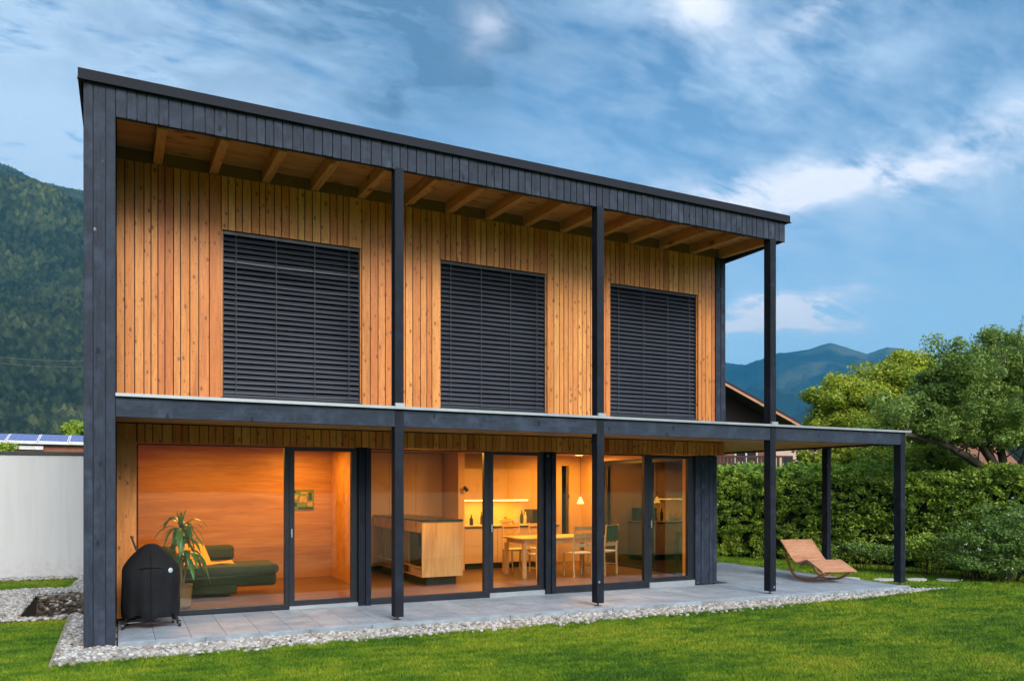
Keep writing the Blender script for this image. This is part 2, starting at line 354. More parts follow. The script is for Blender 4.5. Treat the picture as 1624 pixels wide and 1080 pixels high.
m, t, b = newmat('forest')
at = t.add('ShaderNodeAttribute', attribute_name='treerand')
pos = t.add('ShaderNodeNewGeometry').outputs['Position']
f = t.math('ADD', t.math('MULTIPLY', at.outputs['Fac'], .55), t.math('MULTIPLY', t.maprange(t.noise(pos, .006, 5, .6), .35, .65, 0, 1), .45))
f = t.math('ADD', f, t.math('MULTIPLY', t.math('SUBTRACT', t.noise(pos, .25, 3), .5), .5))
t.put(b.inputs['Base Color'], t.ramp(f, [(0, (0.006, 0.011, 0.009)), (.4, (0.016, 0.028, 0.019)), (.7, (0.036, 0.052, 0.028)), (.9, (0.065, 0.082, 0.036)), (1, (0.11, 0.12, 0.05))])); b.inputs['Roughness'].default_value = 0.95
b.inputs['Specular IOR Level'].default_value = .1
m, t, b = newmat('far_slope')
pos = t.add('ShaderNodeNewGeometry').outputs['Position']
t.put(b.inputs['Base Color'], t.ramp(t.noise(pos, .0015, 8, .62), [(.35, (0.006, 0.012, 0.012)), (.5, (0.022, 0.034, 0.024)), (.65, (0.10, 0.11, 0.07))])); b.inputs['Roughness'].default_value = 1
t.put(b.inputs['Normal'], t.bump(t.noise(pos, .006, 8, .65), .9, 60))
b.inputs['Specular IOR Level'].default_value = .1

# ------------------------------------------------------------------ mesh helpers
def accum(o):
    v = Vector((0, 0, 0))
    while o is not None: v += o.location; o = o.parent
    return v
def tag(o, label=None, cat=None, group=None, kind=None):
    if label: o['label'] = label
    if cat: o['category'] = cat
    if group: o['group'] = group
    if kind: o['kind'] = kind
    return o
def thing(name, loc, label, cat, group=None, rz=0):
    o = bpy.data.objects.new(name, None); col.objects.link(o); o.location = loc; o.rotation_euler.z = rz
    o.empty_display_size = .2
    return tag(o, label, cat, group)
class MB:
    def __init__(s): s.v = []; s.f = []; s.m = []
    def add(s, vs, fs, mi=0):
        n = len(s.v); s.v += [tuple(p) for p in vs]; s.f += [tuple(i+n for i in f) for f in fs]; s.m += [mi]*len(fs); return s
    def box(s, x0, x1, y0, y1, z0, z1, mi=0):
        return s.add([(x0, y0, z0), (x1, y0, z0), (x1, y1, z0), (x0, y1, z0), (x0, y0, z1), (x1, y0, z1), (x1, y1, z1), (x0, y1, z1)],
              [(0, 3, 2, 1), (4, 5, 6, 7), (0, 1, 5, 4), (1, 2, 6, 5), (2, 3, 7, 6), (3, 0, 4, 7)], mi)
    def hexa(s, p, mi=0):
        return s.add(p, [(0, 3, 2, 1), (4, 5, 6, 7), (0, 1, 5, 4), (1, 2, 6, 5), (2, 3, 7, 6), (3, 0, 4, 7)], mi)
    def bar(s, a, b, w_, h_, mi=0, up=Vector((0, 0, 1))):
        a = Vector(a); b = Vector(b); dd = (b-a).normalized()
        side = dd.cross(up)
        if side.length < 1e-3: side = Vector((1, 0, 0))
        side.normalize(); u = side.cross(dd).normalized()
        P_ = []
        for q in (a, b):
            P_ += [q-side*w_/2-u*h_/2, q+side*w_/2-u*h_/2, q+side*w_/2+u*h_/2, q-side*w_/2+u*h_/2]
        return s.hexa(P_, mi)
    def tube(s, pts, rad, n=8, mi=0, cap=True):
        pts = [Vector(p) for p in pts]; rad = rad if hasattr(rad, '__len__') else [rad]*len(pts)
        vs = []; prev = None
        for i, p in enumerate(pts):
            dd = (pts[min(i+1, len(pts)-1)]-pts[max(i-1, 0)]).normalized()
            if prev is None:
                prev = dd.orthogonal().normalized()
            x = (prev-dd*prev.dot(dd)).normalized(); y = dd.cross(x); prev = x
            vs += [p+(x*math.cos(k*2*math.pi/n)+y*math.sin(k*2*math.pi/n))*rad[i] for k in range(n)]
        fs = [(i*n+k, i*n+(k+1) % n, (i+1)*n+(k+1) % n, (i+1)*n+k) for i in range(len(pts)-1) for k in range(n)]
        if cap: fs += [tuple(range(n))[::-1], tuple((len(pts)-1)*n+k for k in range(n))]
        return s.add(vs, fs, mi)
    def lathe(s, prof, c=(0, 0, 0), n=24, fx=1, fy=1, mi=0, fn=None):
        vs = []
        for r, z in prof:
            for k in range(n):
                a = 2*math.pi*k/n; rr = r*(fn(a, z) if fn else 1)
                vs.append((c[0]+rr*math.cos(a)*fx, c[1]+rr*math.sin(a)*fy, c[2]+z))
        fs = [(i*n+k, i*n+(k+1) % n, (i+1)*n+(k+1) % n, (i+1)*n+k) for i in range(len(prof)-1) for k in range(n)]
        fs += [tuple(range(n))[::-1], tuple((len(prof)-1)*n+k for k in range(n))]
        return s.add(vs, fs, mi)
    def strip(s, prof, x0, x1, th, mi=0, plane='x'):   # profile (y,z) extruded along x with thickness below
        pass
    def build(s, name, mats, parent=None, world=True, smooth=False, bevel=0, kind=None):
        me = bpy.data.meshes.new(name)
        off = accum(parent) if (parent is not None and world) else Vector((0, 0, 0))
        me.from_pydata([(p[0]-off.x, p[1]-off.y, p[2]-off.z) for p in s.v], [], s.f)
        mats = mats if isinstance(mats, (list, tuple)) else [mats]
        for q in mats: me.materials.append(MATS[q])
        if len(mats) > 1: me.polygons.foreach_set('material_index', s.m)
        if smooth: me.polygons.foreach_set('use_smooth', [True]*len(me.polygons))
        me.update()
        o = bpy.data.objects.new(name, me); col.objects.link(o)
        if parent is not None: o.parent = parent
        if bevel:
            b_ = o.modifiers.new('bevel', 'BEVEL'); b_.width = bevel; b_.segments = 2; b_.limit_method = 'ANGLE'
        if kind: o['kind'] = kind
        return o
def npmesh(name, verts, faces, mat, parent=None, smooth=False, off=None):
    """verts (N,3), faces (M,k) numpy arrays, constant k"""
    me = bpy.data.meshes.new(name); k = faces.shape[1]
    if off is not None: verts = verts-np.array(off)
    me.vertices.add(len(verts)); me.vertices.foreach_set('co', verts.astype(np.float32).ravel())
    me.loops.add(faces.size); me.loops.foreach_set('vertex_index', faces.astype(np.int32).ravel())
    me.polygons.add(len(faces)); me.polygons.foreach_set('loop_start', np.arange(0, faces.size, k, dtype=np.int32))
    if smooth: me.polygons.foreach_set('use_smooth', np.ones(len(faces), bool))
    me.materials.append(MATS[mat]); me.update(calc_edges=True)
    o = bpy.data.objects.new(name, me); col.objects.link(o)
    if parent is not None: o.parent = parent
    return o
def copy_thing(o, loc, rz, label):
    def cp(q, par):
        c = q.copy(); col.objects.link(c)
        if par is not None: c.parent = par
        for ch in [k for k in bpy.data.objects if k.parent == q]: cp(ch, c)
        return c
    r = cp(o, None); r.location = loc; r.rotation_euler.z = rz; r['label'] = label
    return r

GZ = lambda x: -0.09-0.0077*min(max(x, -4.0), 16.0)     # the garden falls gently to the right
TZ = lambda x: -0.0077*min(max(x, -1.0), 16.0)          # terrace surface
def gz_np(x): return -0.09-0.0077*np.clip(x, -4, 16)

# ================================================================== SETTING
# lawn sheet with an opening for the sunken bed beside the house
PIT = (-1.24, -0.30, 12.42, 15.2)
xs = [-9000, -2000, -400, -80, -20, -4, PIT[0], PIT[1], 2, 6, 10, 16, 30, 80, 400, 2000, 9000]
ys = [-9000, -2000, -400, -80, -20, 0, 6, PIT[2], PIT[3], 20, 30, 60, 200, 600, 2000, 9000]
mb = MB(); idx = {}
for i, x in enumerate(xs):
    for j, y in enumerate(ys): idx[i, j] = len(mb.v); mb.v.append((x, y, GZ(x)))
for i in range(len(xs)-1):
    for j in range(len(ys)-1):
        if xs[i] == PIT[0] and ys[j] == PIT[2]: continue
        mb.f.append((idx[i, j], idx[i+1, j], idx[i+1, j+1], idx[i, j+1])); mb.m.append(0)
mb.build('lawn', 'lawn_soil', kind='structure')
mb = MB()
x0, x1, y0, y1 = PIT; zt = -0.085; zb = -0.95
mb.add([(x0, y0, zt), (x0, y1, zt), (x0, y1, zb), (x0, y0, zb)], [(0, 1, 2, 3)])
mb.add([(x0, y1, zt), (x1, y1, zt), (x1, y1, zb), (x0, y1, zb)], [(0, 1, 2, 3)])
mb.add([(x1, y1, zt), (x1, y0, zt), (x1, y0, zb), (x1, y1, zb)], [(0, 1, 2, 3)])
mb.add([(x1, y0, zt), (x0, y0, zt), (x0, y0, zb), (x1, y0, zb)], [(0, 1, 2, 3)])
mb.add([(x0, y0, zb), (x1, y0, zb), (x1, y1, zb), (x0, y1, zb)], [(0, 1, 2, 3)])
mb.build('sunken_bed', 'pit_soil', kind='structure')

# gravel beds (polygons in plan)
GRAV = [
 [(-0.60, 9.03), (0.4, 9.05), (2.5, 9.09), (4.3, 9.08), (9.0, 9.12), (11.6, 9.20), (13.75, 9.49), (13.0, 9.68), (-0.60, 9.68)],
 [(-0.60, 9.68), (-0.04, 9.68), (-0.04, 12.42), (-0.60, 12.42)],
 [(-2.9, 12.22), (-0.60, 12.22), (-0.60, 12.42), (-1.24, 12.42), (-1.24, 15.2), (-2.3, 15.2)],
 [(-2.2, 15.2), (-0.3, 15.2), (-0.3, 15.9), (-2.2, 15.9)],
 [(-0.78, 15.9), (-0.3, 15.9), (-0.3, 17.6), (-0.70, 17.6)],
 [(-4.5, 17.55), (-0.3, 17.55), (-0.3, 18.0), (-4.5, 18.0)],
]
mb = MB()
for pl in GRAV: mb.add([(x, y, GZ(x)+0.004) for x, y in pl], [tuple(range(len(pl)))])
mb.build('gravel_ground', 'gravel_bed', kind='structure')
def inpoly(px, py, pl):
    ins = np.zeros(len(px), bool); n = len(pl)
    for i in range(n):
        xa, ya = pl[i]; xb, yb = pl[(i+1) % n]
        cond = (ya > py) != (yb > py)
        with np.errstate(divide='ignore', invalid='ignore'):
            xi = (xb-xa)*(py-ya)/(yb-ya+1e-12)+xa
        ins ^= cond & (px < xi)
    return ins
def rand_rot(n, g=rng):
    q = g.normal(size=(n, 4)); q /= np.linalg.norm(q, axis=1)[:, None]; a, b_, c, d_ = q.T
    return np.stack([1-2*(c*c+d_*d_), 2*(b_*c-a*d_), 2*(b_*d_+a*c), 2*(b_*c+a*d_), 1-2*(b_*b_+d_*d_), 2*(c*d_-a*b_), 2*(b_*d_-a*c), 2*(c*d_+a*b_), 1-2*(b_*b_+c*c)], 1).reshape(n, 3, 3)
def rotz(a):
    c, s_ = np.cos(a), np.sin(a); z = np.zeros_like(a); o = np.ones_like(a)
    return np.stack([c, -s_, z, s_, c, z, z, z, o], 1).reshape(-1, 3, 3)
bm = bmesh.new(); bmesh.ops.create_icosphere(bm, subdivisions=2, radius=1)
ICO_V = np.array([v.co[:] for v in bm.verts]); ICO_F = np.array([[v.index for v in f.verts] for f in bm.faces]); bm.free()
def pebbles(name, pts, mat, smin, smax):
    n = len(pts); sc_ = rng.uniform(smin, smax, (n, 1, 1))*np.stack([rng.uniform(.9, 1.5, n), rng.uniform(.75, 1.1, n), rng.uniform(.5, .8, n)], 1)[:, None, :]
    lump = 1+0.12*np.sin(ICO_V[:, 0]*3.1+ICO_V[:, 1]*2.3)[:, None]
    V = (ICO_V*lump)[None]*sc_
    M = np.einsum('nij,njk->nik', rotz(rng.uniform(0, 6.3, n)), np.tile(np.eye(3), (n, 1, 1)))
    tl = rng.normal(0, .25, (n, 2)); T = np.tile(np.eye(3), (n, 1, 1)); T[:, 0, 2] = tl[:, 0]; T[:, 2, 0] = -tl[:, 0]; T[:, 1, 2] = tl[:, 1]; T[:, 2, 1] = -tl[:, 1]
    V = np.einsum('nij,nvj->nvi', np.einsum('nij,njk->nik', T, M), V)+pts[:, None, :]
    F = (ICO_F[None]+np.arange(n)[:, None, None]*len(ICO_V)).reshape(-1, 3)
    o = npmesh(name, V.reshape(-1, 3), F, mat, smooth=True); return o
pts = []
for pl in GRAV:
    a = np.array(pl); lo, hi = a.min(0), a.max(0); area = (hi-lo).prod(); n = int(area*900)
    q = rng.uniform(lo, hi, (n, 2)); q = q[inpoly(q[:, 0], q[:, 1], pl)]; pts.append(q)
q = np.concatenate(pts)
edge = rng.uniform([-0.6, 9.0], [9.5, 9.09], (110, 2)); q = np.concatenate([q, edge])
P3 = np.column_stack([q, gz_np(q[:, 0])+0.010+rng.uniform(0, .022, len(q))])
o = pebbles('gravel_pebbles', P3, 'pebble', 0.010, 0.034); tag(o, 'pale rounded pebbles filling the strips round the terrace and house', 'gravel', kind='stuff')
# stones lying on the far bank of the sunken bed
n = 700; px = rng.uniform(PIT[0]+.05, PIT[1], n); pz = rng.uniform(-.9, -.1, n)
P3 = np.column_stack([px, np.full(n, PIT[3]-.005)-rng.uniform(0, .02, n), pz])
o = pebbles('bank_stones', P3, 'pebble_dark', 0.02, 0.05); tag(o, 'dark earthy stones covering the bank of the sunken bed', 'stones', kind='stuff')
eb = MB(); eb.bar((-0.615, 9.0, -0.075), (-0.615, 12.25, -0.075), 0.03, 0.05)
tag(eb.build('edging_strip', 'edge_strip'), 'narrow brown edging strip between left lawn and gravel', 'edging')

# grass blades
def no_grass(x, y):
    bad = (x > -0.6) & (x < 13.0) & (y > 9.66) & (y < 15.1)
    bad |= (x > -0.36) & (x < 10) & (y > 9.6) & (y < 16)
    bad |= (x > PIT[0]) & (x < PIT[1]) & (y > PIT[2]) & (y < PIT[3])
    for pl in GRAV: bad |= inpoly(x, y, pl)
    bad |= (x < 0) & (y > 18.0)
    return bad
N = 1050000
dd = 6.3*(27/6.3)**rng.uniform(0, 1, N); kk = rng.uniform(-.80, 1.0, N)
gx = dd*(math.sin(HEAD)+kk*math.cos(HEAD)); gy = dd*(math.cos(HEAD)-kk*math.sin(HEAD))
ok = ~no_grass(gx, gy); gx = gx[ok]; gy = gy[ok]; dd = dd[ok]; n = len(gx)
h = rng.uniform(.011, .032, n)*(1+.25*(dd > 12)); wd = rng.uniform(.0022, .0042, n)*np.clip(dd/8, 1, 3); a = rng.uniform(0, 6.283, n)
lean = rng.normal(0, .5, (n, 2))*h[:, None]
gz = gz_np(gx)
ne = 26000; ex = rng.uniform(-.6, 13.7, ne); ey = np.interp(ex, [-.6, .4, 2.5, 4.3, 9, 11.6, 13.75], [9.03, 9.05, 9.09, 9.08, 9.12, 9.20, 9.49])-np.abs(rng.normal(0, .05, ne))+.015+.02*np.sin(ex*9)*np.sin(ex*3.3)
gx = np.concatenate([gx, ex]); gy = np.concatenate([gy, ey]); n = len(gx); h = np.concatenate([h, rng.uniform(.02, .06, ne)]); wd = np.concatenate([wd, rng.uniform(.002, .004, ne)])
a = rng.uniform(0, 6.283, n); lean = rng.normal(0, .5, (n, 2))*h[:, None]; gz = gz_np(gx)
V = np.empty((n, 3, 3)); V[:, 0] = np.column_stack([gx-np.cos(a)*wd, gy-np.sin(a)*wd, gz]); V[:, 1] = np.column_stack([gx+np.cos(a)*wd, gy+np.sin(a)*wd, gz])
V[:, 2] = np.column_stack([gx+lean[:, 0], gy+lean[:, 1], gz+h])
o = npmesh('grass', V.reshape(-1, 3), np.arange(n*3).reshape(n, 3), 'grass_blades'); tag(o, 'short mown green grass of the lawn in front of the house', 'grass', kind='stuff')

# terrace : base slab, edge stones and tiles
TX0, TX1, TY0 = -0.02, 12.98, 9.66
mb = MB()
def slab(mb, x0, x1, y0, y1, dz0, dz1, nx=1):
    mb.hexa([(x0, y0, TZ(x0)+dz0), (x1, y0, TZ(x1)+dz0), (x1, y1, TZ(x1)+dz0), (x0, y1, TZ(x0)+dz0), (x0, y0, TZ(x0)+dz1), (x1, y0, TZ(x1)+dz1), (x1, y1, TZ(x1)+dz1), (x0, y1, TZ(x0)+dz1)])
slab(mb, TX0, TX1, TY0+.01, 11.5, -.16, -.012); slab(mb, 9.97, TX1, 11.5, 14.75, -.16, -.012)
mb.build('terrace_base', ['dark_joint'], kind='structure')
mb = MB(); x = TX0
while x < TX1-.02:
    xe = min(x+rng.uniform(.7, 1.3), TX1); slab(mb, x+.002, xe-.002, TY0-.005+rng.uniform(-.006, .006), TY0+.025, -.12, -.004-rng.uniform(0, .006)); x = xe
mb.build('terrace_edging', 'slab_edge', kind='structure', bevel=.006)
mb = MB(); TW = 0.378
i = 0; x = TX0
while x < TX1-.05:
    xe = min(x+TW, TX1); y = TY0+.028; first = True
    lim = 11.32 if x < 9.95 else 14.72
    while y < lim-.03:
        ye = min(y+(0.57 if not first else .40+.17*(i % 2)), lim); first = False
        e = rng.uniform(-.001, .001)
        slab(mb, x+.003, xe-.003, y+.003, ye-.003, -.03, e); y = ye
    x = xe; i += 1
mb.build('terrace', 'tile_stone', kind='structure')
# stepping stones
sp = [(13.5, 11.45, .2), (14.0, 11.0, .1), (14.65, 10.75, .3), (15.2, 10.45, .15)]
lb = ['pale stepping stone in the lawn nearest the lounger foot, partly hidden by the terrace', 'pale stepping stone just left of the outer canopy post', 'pale stepping stone just right of the outer canopy post', 'widest pale stepping stone in the lawn, farthest right from the terrace']
for (x, y, r), l_ in zip(sp, lb):
    t_ = MB(); vs = []; n = 9
    rr = [rng.uniform(.24, .32) for _ in range(n)]
    top = [(x+rr[k]*math.cos(2*math.pi*k/n+r)*.9, y+rr[k]*math.sin(2*math.pi*k/n+r)*.62, GZ(x)+.03) for k in range(n)]
    bot = [(p[0], p[1], GZ(x)-.03) for p in top]
    t_.add(top+bot, [tuple(range(n))]+[(k, n+k, n+(k+1) % n, (k+1) % n) for k in range(n)])
    tag(t_.build('stepping_stone', 'step_stone', bevel=.01), l_, 'stepping stone', 'stepping stones in the lawn')

# ================================================================== THE HOUSE
YF, YW, YG, YB = 9.80, 11.20, 11.33, 15.6
H = thing('timber_house', (4.8, 12.5, 0), 'two storey timber house with larch boarding, dark posts and a flat canopy', 'house')
def boards(mb, u0, u1, z0, z1, put, wmin=.08, wmax=.132, gap=.012, r=random):
    u = u0
    while u < u1-1e-4:
        w_ = r.uniform(wmin, wmax)
        if u1-(u+w_) < wmin: w_ = u1-u
        put(u+gap/2, u+w_-gap/2, z0, z1); u += w_
WIN = [(1.22, 3.147), (4.36, 6.224), (7.446, 9.335)]
WZ0, WZ1 = 2.92, 5.17
def fr(mb, y0=YW, th=.024):
    return lambda a, b, z0, z1: mb.box(a, b, y0+random.uniform(0, .003), y0+th, z0, z1)
plain('plate_wood', (0.24, 0.115, 0.05), 0.8)
MB().box(-.03, 9.94, YW+.018, YW+.028, 5.887, 6.052).build('wall_plate', 'plate_wood', H)
# upper boarding
mb = MB(); pf = fr(mb)
edges = [-0.04, WIN[0][0], WIN[0][1], WIN[1][0], WIN[1][1], WIN[2][0], WIN[2][1], 9.725]
for k in range(7):
    a, b_ = edges[k], edges[k+1]
    if k % 2 == 0: boards(mb, a, b_, 2.78, 5.885, pf)
    else: boards(mb, a, b_, WZ1, 5.885, pf); 
mb.build('upper_cladding', 'larch', H)
# lower boarding (band above the glazing and left jamb)
mb = MB(); pf = fr(mb)
boards(mb, -0.04, 0.195, 0.03, 2.52, pf, .1, .14); boards(mb, 0.20, 9.945, 2.285, 2.52, pf)
mb.build('lower_cladding', 'larch', H)
# solid walls behind boarding
mb = MB()
cut = sorted(edges[:-1]+[9.94])
for k in range(7):
    a, b_ = cut[k], cut[k+1]
    if k % 2 == 0: mb.box(a, b_, YW+.03, 11.5, 2.53, 5.98)
    else: mb.box(a, b_, YW+.03, 11.5, WZ1, 5.98); mb.box(a, b_, YW+.03, 11.5, 2.53, WZ0)
mb.box(-0.04, .19, YW+.03, 11.5, .0, 2.53); mb.box(.19, 9.94, YW+.03, 11.30, 2.29, 2.53)
mb.build('wall_core', 'dark_void', H)
# dark boarded end strip of the upper wall and lower corner
mb = MB(); pf = fr(mb, YW-.01, .034)
boards(mb, 9.728, 9.965, 2.78, 5.90, pf, .11, .125)
mb.build('corner_cladding', 'dark_boards', H)
mb = MB(); x = 9.345
for w_ in (.13, .09, .10, .09, .09):
    mb.box(x+.004, x+w_-.004, 11.285+random.uniform(0, .01), 11.33, -.055, 2.275); x += w_
mb.box(9.345, 9.835, 11.331, 11.55, -.05, 2.28)
mb.build('lower_corner_cladding', 'dark_boards', H)
for x in (3.12, 6.24):
    mb = MB(); mb.box(x, x+.095, 11.275, 11.34, -.03, 2.28); mb.box(x+.099, x+.18, 11.25, 11.34, -.03, 2.28); mb.box(x, x+.18, 11.341, 11.5, -.03, 2.29)
    mb.build('pilaster', 'dark_post', H)
# fin wall on the left
FX0, FX1 = -0.358, -0.044
mb = MB()
xx = [FX0, -0.262, -0.140, FX1]
for k in range(3): mb.box(xx[k]+.004, xx[k+1]-.004, YF+(0.0, .004, .001)[k], YF+.03, (-0.05, -.045, -.05)[k], 6.16)
boards(mb, YF+.032, 15.6, -.02, 6.1, lambda a, b, z0, z1: mb.box(FX0, FX0+.022, a, b, z0, z1), .1, .16)
boards(mb, YF+.032, 11.19, -.02, 6.0, lambda a, b, z0, z1: mb.box(FX1-.022, FX1, a, b, z0, z1), .1, .16)
mb.box(FX0+.024, FX1-.024, YF+.034, 15.58, -.02, 6.0)
mb.build('side_wall', 'dark_boards', H)
mb = MB(); mb.box(-0.25, -0.12, 9.9, 10.1, -.14, -.021); mb.build('wall_foot', 'rust', H)
# frieze
mb = MB()
boards(mb, FX1, 10.02, 5.83, 6.165, lambda a, b, z0, z1: mb.box(a, b, YF+random.uniform(0, .004), YF+.026, z0-random.uniform(0, .006), z1), .095, .145)
boards(mb, YF+.03, 15.5, 5.83, 6.165, lambda a, b, z0, z1: mb.box(9.995, 10.02, a, b, z0, z1+.02), .095, .145)
mb.build('frieze', 'dark_boards', H)
mb = MB(); mb.box(FX1+.002, 9.97, YF+.028, 9.93, 5.852, 6.12); mb.build('eaves_beam', 'dark_beam', H)
# side rack of battens hanging under the right edge of the roof
mb = MB()
for k in range(14): yy = 9.98+k*.095; mb.box(9.962, 9.992, yy, yy+.04, 5.84, 6.06)
mb.box(9.955, 9.994, 9.94, 11.25, 5.835, 5.86); mb.build('verge_battens', 'dark_post', H)
# roof deck, rafters, roof sheet, fascia
RZ = lambda y: 5.99+.05*(y-9.95)
def rslab(mb, x0, x1, y0, y1, a, b):
    mb.hexa([(x0, y0, RZ(y0)+a), (x1, y0, RZ(y0)+a), (x1, y1, RZ(y1)+a), (x0, y1, RZ(y1)+a), (x0, y0, RZ(y0)+b), (x1, y0, RZ(y0)+b), (x1, y1, RZ(y1)+b), (x0, y1, RZ(y1)+b)])
roof = MB(); rslab(roof, -.33, 9.994, 9.835, 15.55, .03, .2); roof = roof.build('roof', 'brown_roof', H)
mb = MB(); y = 9.935
while y < 11.5: rslab(mb, -.03, 9.95, y+.001, y+.119, .0, .028); y += .12
mb.build('soffit', 'soffit_wood', roof)
rx = [0.44, 1.125, 1.801, 2.465, 3.138, 3.84, 4.505, 5.175, 5.84, 6.52, 7.193, 7.859, 8.529, 9.199, 9.87]
for x in rx:
    mb = MB(); y0, y1 = 9.932, 11.48
    mb.hexa([(x-.055, y0, 5.832), (x+.055, y0, 5.832), (x+.055, y1, 5.91), (x-.055, y1, 5.91), (x-.055, y0, RZ(y0)), (x+.055, y0, RZ(y0)), (x+.055, y1, RZ(y1)), (x-.055, y1, RZ(y1))])
    mb.build('rafter', 'rafter_wood', H, bevel=.004)
mb = MB(); mb.box(-.41, 10.10, 9.765, 9.797, 6.162, 6.262); mb.box(-.415, 10.115, 9.75, 9.80, 6.148, 6.160); mb.box(-.41, 10.10, 9.765, 9.90, 6.263, 6.27)

for (xa, xb) in ((10.075, 10.10), (-.41, -.385)): rslab(mb, xa, xb, 9.799, 15.6, .165, .27)
rslab(mb, -.384, 10.074, 9.90, 15.6, .205, .262)
mb.build('fascia', 'fascia_metal', roof)
# canopy between the storeys and out to the right
CZ0, CZ1 = 2.49, 2.718
mb = MB()
px_ = [(3.19, 3.31), (6.285, 6.405), (9.69, 9.815), (12.905, 13.03)]
seg = [FX1+.002]+[v for p in px_[:3] for v in p]+[12.905]
for k in range(0, 8, 2): mb.box(seg[k]+.001, seg[k+1]-.001, YF+.006, YF+.11, CZ0, CZ1)
mb.box(12.925, 13.02, 9.955, 14.6, CZ0+.01, CZ1); mb.box(9.97, 12.92, 14.5, 14.6, CZ0, CZ1)
mb.build('canopy_beam', 'dark_beam', H)
mb = MB(); y = 9.915
while y < 14.49:
    ye = min(y+.12, 14.49)
    if y < 11.19: mb.box(FX1+.003, 12.92, y+.001, min(ye, 11.195)-.001, 2.535, 2.56)
    else: mb.box(9.97, 12.92, y+.001, ye-.001, 2.535, 2.56)
    y = ye
mb.build('canopy_soffit', 'soffit_wood', H)
mb = MB(); mb.box(FX1+.001, 13.14, YF-.035, YF+.12, CZ1+.022, CZ1+.034); mb.box(FX1+.001, 13.15, YF-.038, YF-.034, CZ1-.002, CZ1+.034)
mb.box(13.13, 13.15, YF-.03, 14.65, CZ1+.001, CZ1+.034)
mb.box(FX1+.001, 13.12, YF+.121, 11.19, CZ1+.024, CZ1+.03); mb.box(9.97, 13.12, 11.191, 14.65, CZ1+.024, CZ1+.03)
mb.build('canopy_flashing', 'bright_metal', H)
mb = MB(); mb.box(FX1+.003, 13.02, YF+.115, 11.19, 2.6, 2.738); mb.box(9.97, 13.02, 11.195, 14.6, 2.6, 2.738); mb.build('canopy_core', 'dark_void', H)
# posts
def post(x0, x1, y0, y1, z1, flash=True, base=None):
    zb = TZ(x0)+.045 if base is None else base
    o = MB().box(x0, x1, y0, y1, zb, z1).build('post', 'dark_post', H, bevel=.004)
    xm, ym = (x0+x1)/2, (y0+y1)/2
    MB().tube([(xm, ym, TZ(xm)-.01), (xm, ym, zb+.001)], .012, 8).box(xm-.04, xm+.04, ym-.04, ym+.04, TZ(xm)-.001, TZ(xm)+.006).build('post_foot', 'rust', o)
    if flash: MB().box(x0-.006, x1+.006, y0-.042, y0-.001, CZ1-.001, CZ1+.075).build('post_flashing', 'bright_metal', o)
    return o
for k in range(3): post(px_[k][0], px_[k][1], YF, YF+.15, 5.85)
post(12.905, 13.03, YF, YF+.15, CZ1, False); post(12.92, 13.025, 11.5, 11.64, CZ0+.01, False)
# rear and right outside walls
mb = MB(); boards(mb, -.35, 9.96, -.05, 6.05, lambda a, b, z0, z1: mb.box(a, b, 16.30, 16.325, z0, z1), .12, .18); mb.build('rear_cladding', 'dark_boards', H)
mb = MB()
pr = lambda a, b, z0, z1: mb.box(9.940, 9.965, a, b, z0, z1)
boards(mb, 11.23, 16.3, 2.76, 5.90, pr, .11, .16); boards(mb, 11.34, 12.0, -.1, 2.48, lambda a, b, z0, z1: mb.box(9.84, 9.865, a, b, z0, z1), .11, .16)
boards(mb, 15.0, 16.3, -.1, 2.53, pr, .11, .16); mb.build('right_cladding', 'dark_boards', H)
mb = MB(); mb.box(9.62, 9.938, 11.51, 16.28, 2.56, 5.98); mb.box(9.60, 9.938, 15.0, 16.28, -.1, 2.55); mb.box(9.62, 9.838, 11.56, 12.0, -.1, 2.27); mb.box(9.62, 9.938, 11.56, 15.0, 2.29, 2.55)
mb.build('right_wall', 'int_plaster', H)

